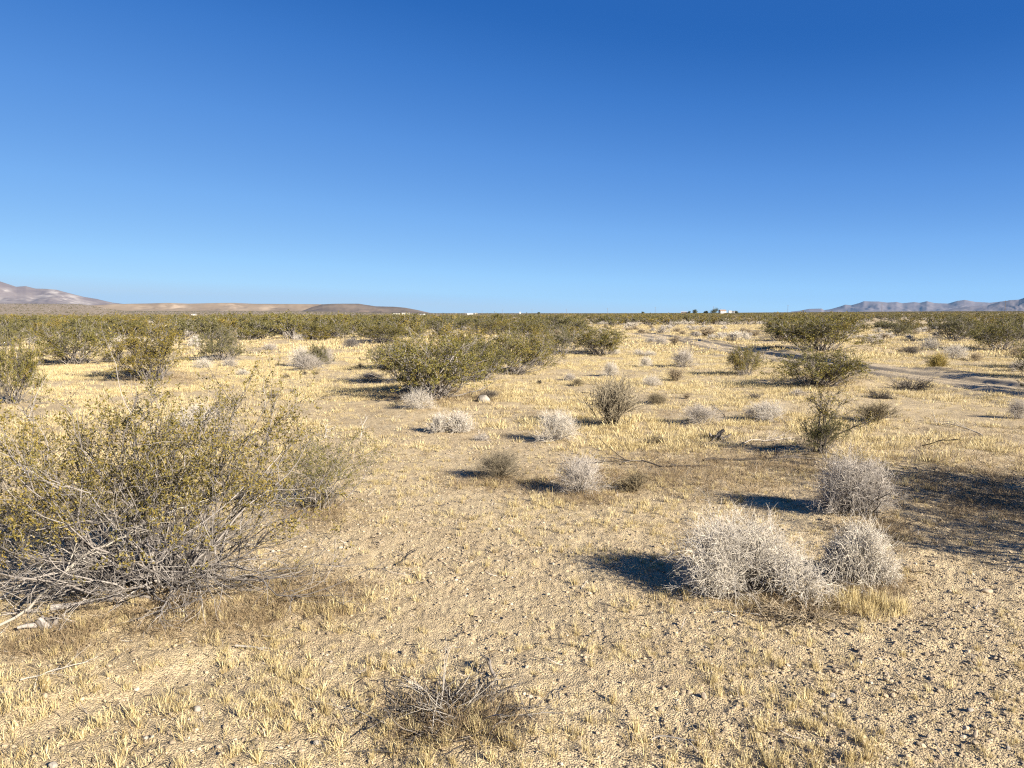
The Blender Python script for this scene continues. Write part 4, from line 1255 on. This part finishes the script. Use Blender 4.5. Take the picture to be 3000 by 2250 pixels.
building('mobile_home', 1163, 1000, 9.5, 4, 3.1, WALLW, ROOFG, 'white boxy mobile home at the foot of the dark hill, nearest of two', 'building', .25, raise_=.6)
building('mobile_home', 1191, 1060, 10.5, 4, 2.6, WALLT, WALLW, 'cream mobile home with white roof next to the boxy white one', 'building', .1, raise_=1.6)
building('shed', 1240, 1000, 5.5, 4, 2.7, WALLW, ROOFG, 'small white shed with dark end wall past the mobile homes', 'building', -.5, raise_=.4)
building('shed', 989, 1000, 1.8, 1.8, 1.9, WALLW, WALLW, 'tiny white hut alone on the plain below the mesa end', 'building', raise_=.4)
building('mobile_home', 1378, 1500, 12, 4, 3.2, WALLW, ROOFG, 'white mobile home beside the tight cluster of poles', 'building', .1, raise_=.4)
building('shed', 1396, 1500, 5, 4, 2.4, WALLT, ROOFB, 'cream shed with brown roof beside the poles cluster', 'building', raise_=1.5)
building('shed', 1524, 1700, 3.4, 3, 3.5, WALLW, WALLW, 'lone white hut on the skyline left of the small tree', 'building', raise_=2)
building('house', 2111, 1050, 8, 6, 2.4, WALLW, ROOFB, 'white gabled farmhouse between dark trees', 'house', .5, 1.8, raise_=1.4)
building('shed', 2133, 1060, 3.6, 3, 3.2, WALLW, ROOFG, 'tall white shed right of the gabled farmhouse', 'building', .2, raise_=1.1)
building('shed', 2143, 1070, 4, 3, 2.9, WALLW, WALLW, 'white-roofed shed at the end of the farmstead', 'building', -.2, raise_=1.0)
building('house', 2000, 1050, 8, 5, 2.2, ROOFB, ROOFG, 'low brown farm building left of the trees', 'house', 0, 1.0)

# van
loc, rz = far_at(577, 960)
e = empty('parked_van', (loc[0], loc[1], loc[2] + .6), rz)
b = Buf(); box(b, -3, 2.2, -1, 1, .45, 2.6); box(b, 2.203, 3.1, -.98, .98, .45, 1.5); link('body', b.mesh('body', [WALLW], flat=True), e)
part('window', DARKG, e, (.9, 2.0, -1.03, -1.003, 1.5, 2.2))
for sx_ in (-1.9, 1.9):
    for sy_ in (-.95, .95):
        wb = Buf(); a = np.linspace(0, 2 * np.pi, 17)[:-1]
        P = np.array([[[sx_, sy_ - .12, .36], [sx_, sy_ + .12, .36]]]); tubes(wb, P, .36, .36, k=14); link('wheel', wb.mesh('wheel', [TYRE]), e)
tag(e, 'white van parked on the plain below the mesa', 'van')

# utility poles
pm = Buf(); tubes(pm, np.array([[[0, 0, -1.0], [0, 0, 5.5], [0, 0, 11.0]]]), .2, .13, k=8); POLE_M = pm.mesh('pole_shaft', [POLEW])
cb = Buf(); box(cb, -1.35, 1.35, -.20, -.06, 10.2, 10.38); ARM_M = cb.mesh('crossarm', [POLEW], flat=True)
ib = Buf()
for q in (-1.2, -.5, .5, 1.2): box(ib, q - .05, q + .05, -.17, -.09, 10.383, 10.6)
INS_M = ib.mesh('insulators', [plain('pole_insulator', (.3, .3, .3))], flat=True)
for px, d_, lab in ((2932, 775, 'utility pole before the darker spur of the bluish range'), (2574, 976, 'utility pole in front of the highest bluish peaks'), (2301, 1127, 'utility pole just left of the bluish mountains'),
                    (2085, 1200, 'utility pole rising behind the largest farm tree'), (1916, 1260, 'utility pole left of the farmstead with nothing behind it'), (1777, 1420, 'utility pole next left of the one before the farmstead'),
                    (1658, 1500, 'third utility pole counted from the farmstead toward the mobile homes'), (1558, 1750, 'utility pole beside the small skyline tree'), (1472, 1790, 'utility pole right of the pole pair near the mobile home'),
                    (1413, 1950, 'utility pole nearest the cream shed on the skyline'), (1361, 1980, 'tallest pole of the tight cluster by the mobile home'), (1366, 2200, 'second pole of the tight cluster by the mobile home'),
                    (1371, 2450, 'third shorter pole of the tight cluster by the mobile home'), (1375, 2700, 'smallest pole of the tight cluster by the mobile home')):
    loc, rz = far_at(px, d_)
    e = empty('utility_pole', loc, rz + .35)
    link('pole', POLE_M, e); link('crossarm', ARM_M, e); link('insulator', INS_M, e)
    tag(e, lab, 'pole', 'utility poles along the skyline')


def tree(px, dist, w, h, label, seed):
    loc, rz = far_at(px, dist); g = G(seed)
    e = empty('farm_tree', loc)
    b = Buf(); P = grow([[0, 0, -.3]], [[0, 0, 1]], [h * .5], 5, .06, 0, g); tubes(b, P, .22, .13, k=7)
    s, d, i, t = sprout(P, 8, .4, 1, 45, 15, g); tubes(b, grow(s, d, g.uniform(.2, .45, 8) * h, 5, .12, .05, g), .09, .03)
    link('trunk', b.mesh('trunk', [TRUNK]), e)
    c = Buf(); n = 1500
    cl = g.normal(0, 1, (9, 3)); cl = nrm(cl) * g.uniform(.2, .75, 9)[:, None]
    C = cl[g.integers(0, 9, n)] + g.normal(0, .22, (n, 3))
    h = h * 1.35
    C = C * np.array([w / 2, w / 2, h * .5]) + np.array([0, 0, h * .42]); C[:, 2] = np.maximum(C[:, 2], .3)
    leaves(c, C, .7, .4, g.random(n), g=g); link('crown', c.mesh('crown', [TREE_L]), e)
    tag(e, label, 'tree')


for q, (px, d_, w_, h_, lab) in enumerate(((2033, 1045, 8.5, 5.2, 'round dark tree standing apart at the left of the farmstead'), (2014, 1045, 4.2, 3.4, 'small dark tree beside the round one'),
                                         (2086, 1040, 12, 6.6, 'largest dark tree, spreading before the pole by the farmhouse'), (2064, 1040, 7, 3.4, 'low dark tree between the round and largest ones'),
                                         (2117, 1075, 6, 4.6, 'dark tree just behind the gabled farmhouse'), (2151, 1060, 5.5, 3.4, 'flat dark tree at the end of the sheds'),
                                         (1578, 1500, 5.5, 4.2, 'lone small tree on the skyline between two poles'), (1880, 1250, 6, 3.2, 'low bushy tree on the skyline left of the farmstead'))):
    tree(px, d_, w_, h_, lab, 950 + q)

# ------------------------------------------------------------------ light, sky, air, camera
W = bpy.data.worlds.new('World'); SC.world = W; W.use_nodes = True
nt = W.node_tree
sky = nt.nodes.new('ShaderNodeTexSky'); sky.sky_type = 'NISHITA'; sky.sun_disc = False
sky.sun_elevation = SUN_EL; sky.sun_rotation = TO_SUN_AZ; sky.altitude = 700; sky.air_density = .8; sky.dust_density = 0; sky.ozone_density = 6.0
bg = nt.nodes['Background']; bg.inputs[1].default_value = .05
# tone curve of the clear desert sky: brightness of the sky model -> colour, allowing for the haze in front of it
sep = nt.nodes.new('ShaderNodeSeparateColor'); nt.links.new(sky.outputs[0], sep.inputs[0])
lin = lambda c: tuple(((v / 255 + .055) / 1.055) ** 2.4 for v in c)
KEYS = ((.0341, 21.0, (43, 104, 184)), (.0436, 16.7, (64, 124, 203)), (.0607, 11.8, (90, 148, 222)), (.0966, 6.9, (121, 177, 240)), (.1732, 3.08, (155, 207, 252)), (.2333, 1.57, (168, 214, 248)), (.2798, .69, (175, 209, 236)))
HAZE_D, HAZE_C = 2.3e-5, (.17, .37, .66)
air = tuple(1.38 * a * b for a, b in zip(HAZE_C, (1, .92, .79)))
stops = [(0, (.012, .085, .34)), (.036, (.016, .105, .41))]
for v, el, c in KEYS:
    T = math.exp(-HAZE_D * min(375 / math.sin(R(el)), 17000))
    stops.append((v * 2, tuple(max(0, (a - (1 - T) * b) / T) for a, b in zip(lin(c), air))))
stops.append((1, stops[-1][1]))
rc = ramp(nt, stops, math_n(nt, 'MULTIPLY', sep.outputs[0], .1))
sc_ = nt.nodes.new('ShaderNodeVectorMath'); sc_.operation = 'SCALE'; sc_.inputs['Scale'].default_value = 1 / 2 ** 1.8 / .05
nt.links.new(rc, sc_.inputs[0])
nt.links.new(sc_.outputs[0], bg.inputs[0])
W.cycles.sampling_method = 'NONE'

sl = bpy.data.lights.new('sun', 'SUN'); sl.energy = 5.0; sl.angle = R(.53); sl.color = (1, .92, .79)
so = bpy.data.objects.new('sun', sl); COL.objects.link(so)
ts = Vector((math.cos(SUN_EL) * math.sin(TO_SUN_AZ), math.cos(SUN_EL) * math.cos(TO_SUN_AZ), math.sin(SUN_EL)))
so.rotation_euler = (-ts).to_track_quat('-Z', 'Y').to_euler()

HAZE = True
if HAZE:
    hb = Buf(); box(hb, -17000, 17000, -17000, 17000, -60, 375)
    hm = bpy.data.materials.new('haze_air'); hm.use_nodes = True
    hn = hm.node_tree; hn.nodes.remove(hn.nodes['Principled BSDF'])
    pv = hn.nodes.new('ShaderNodeVolumePrincipled'); pv.inputs['Color'].default_value = (*HAZE_C, 1); pv.inputs['Density'].default_value = HAZE_D
    pv.inputs['Anisotropy'].default_value = 0.0
    hn.links.new(pv.outputs[0], hn.nodes['Material Output'].inputs['Volume'])
    tag(link('haze', hb.mesh('haze', [hm], flat=True)), 'thin blue air haze over the plain', None, None, 'stuff')

cam = bpy.data.cameras.new('camera'); co = bpy.data.objects.new('camera', cam); COL.objects.link(co)
cam.sensor_width = 36; cam.lens = 36 * F / 3000; cam.clip_start = .05; cam.clip_end = 40000
co.location = (0, 0, EYE); co.rotation_euler = (R(90) - PITCH, 0, 0)
SC.camera = co

SC.render.engine = 'CYCLES'
SC.cycles.use_denoising = False; SC.cycles.denoising_prefilter = 'ACCURATE'; SC.cycles.denoising_input_passes = 'RGB_ALBEDO_NORMAL'
SC.cycles.max_bounces = 6; SC.cycles.diffuse_bounces = 3; SC.cycles.transmission_bounces = 3; SC.cycles.volume_bounces = 0
SC.cycles.filter_width = 1.2
SC.cycles.use_adaptive_sampling = False
SC.view_settings.view_transform = 'Standard'; SC.view_settings.look = 'None'; SC.view_settings.exposure = 1.8; SC.view_settings.gamma = 1
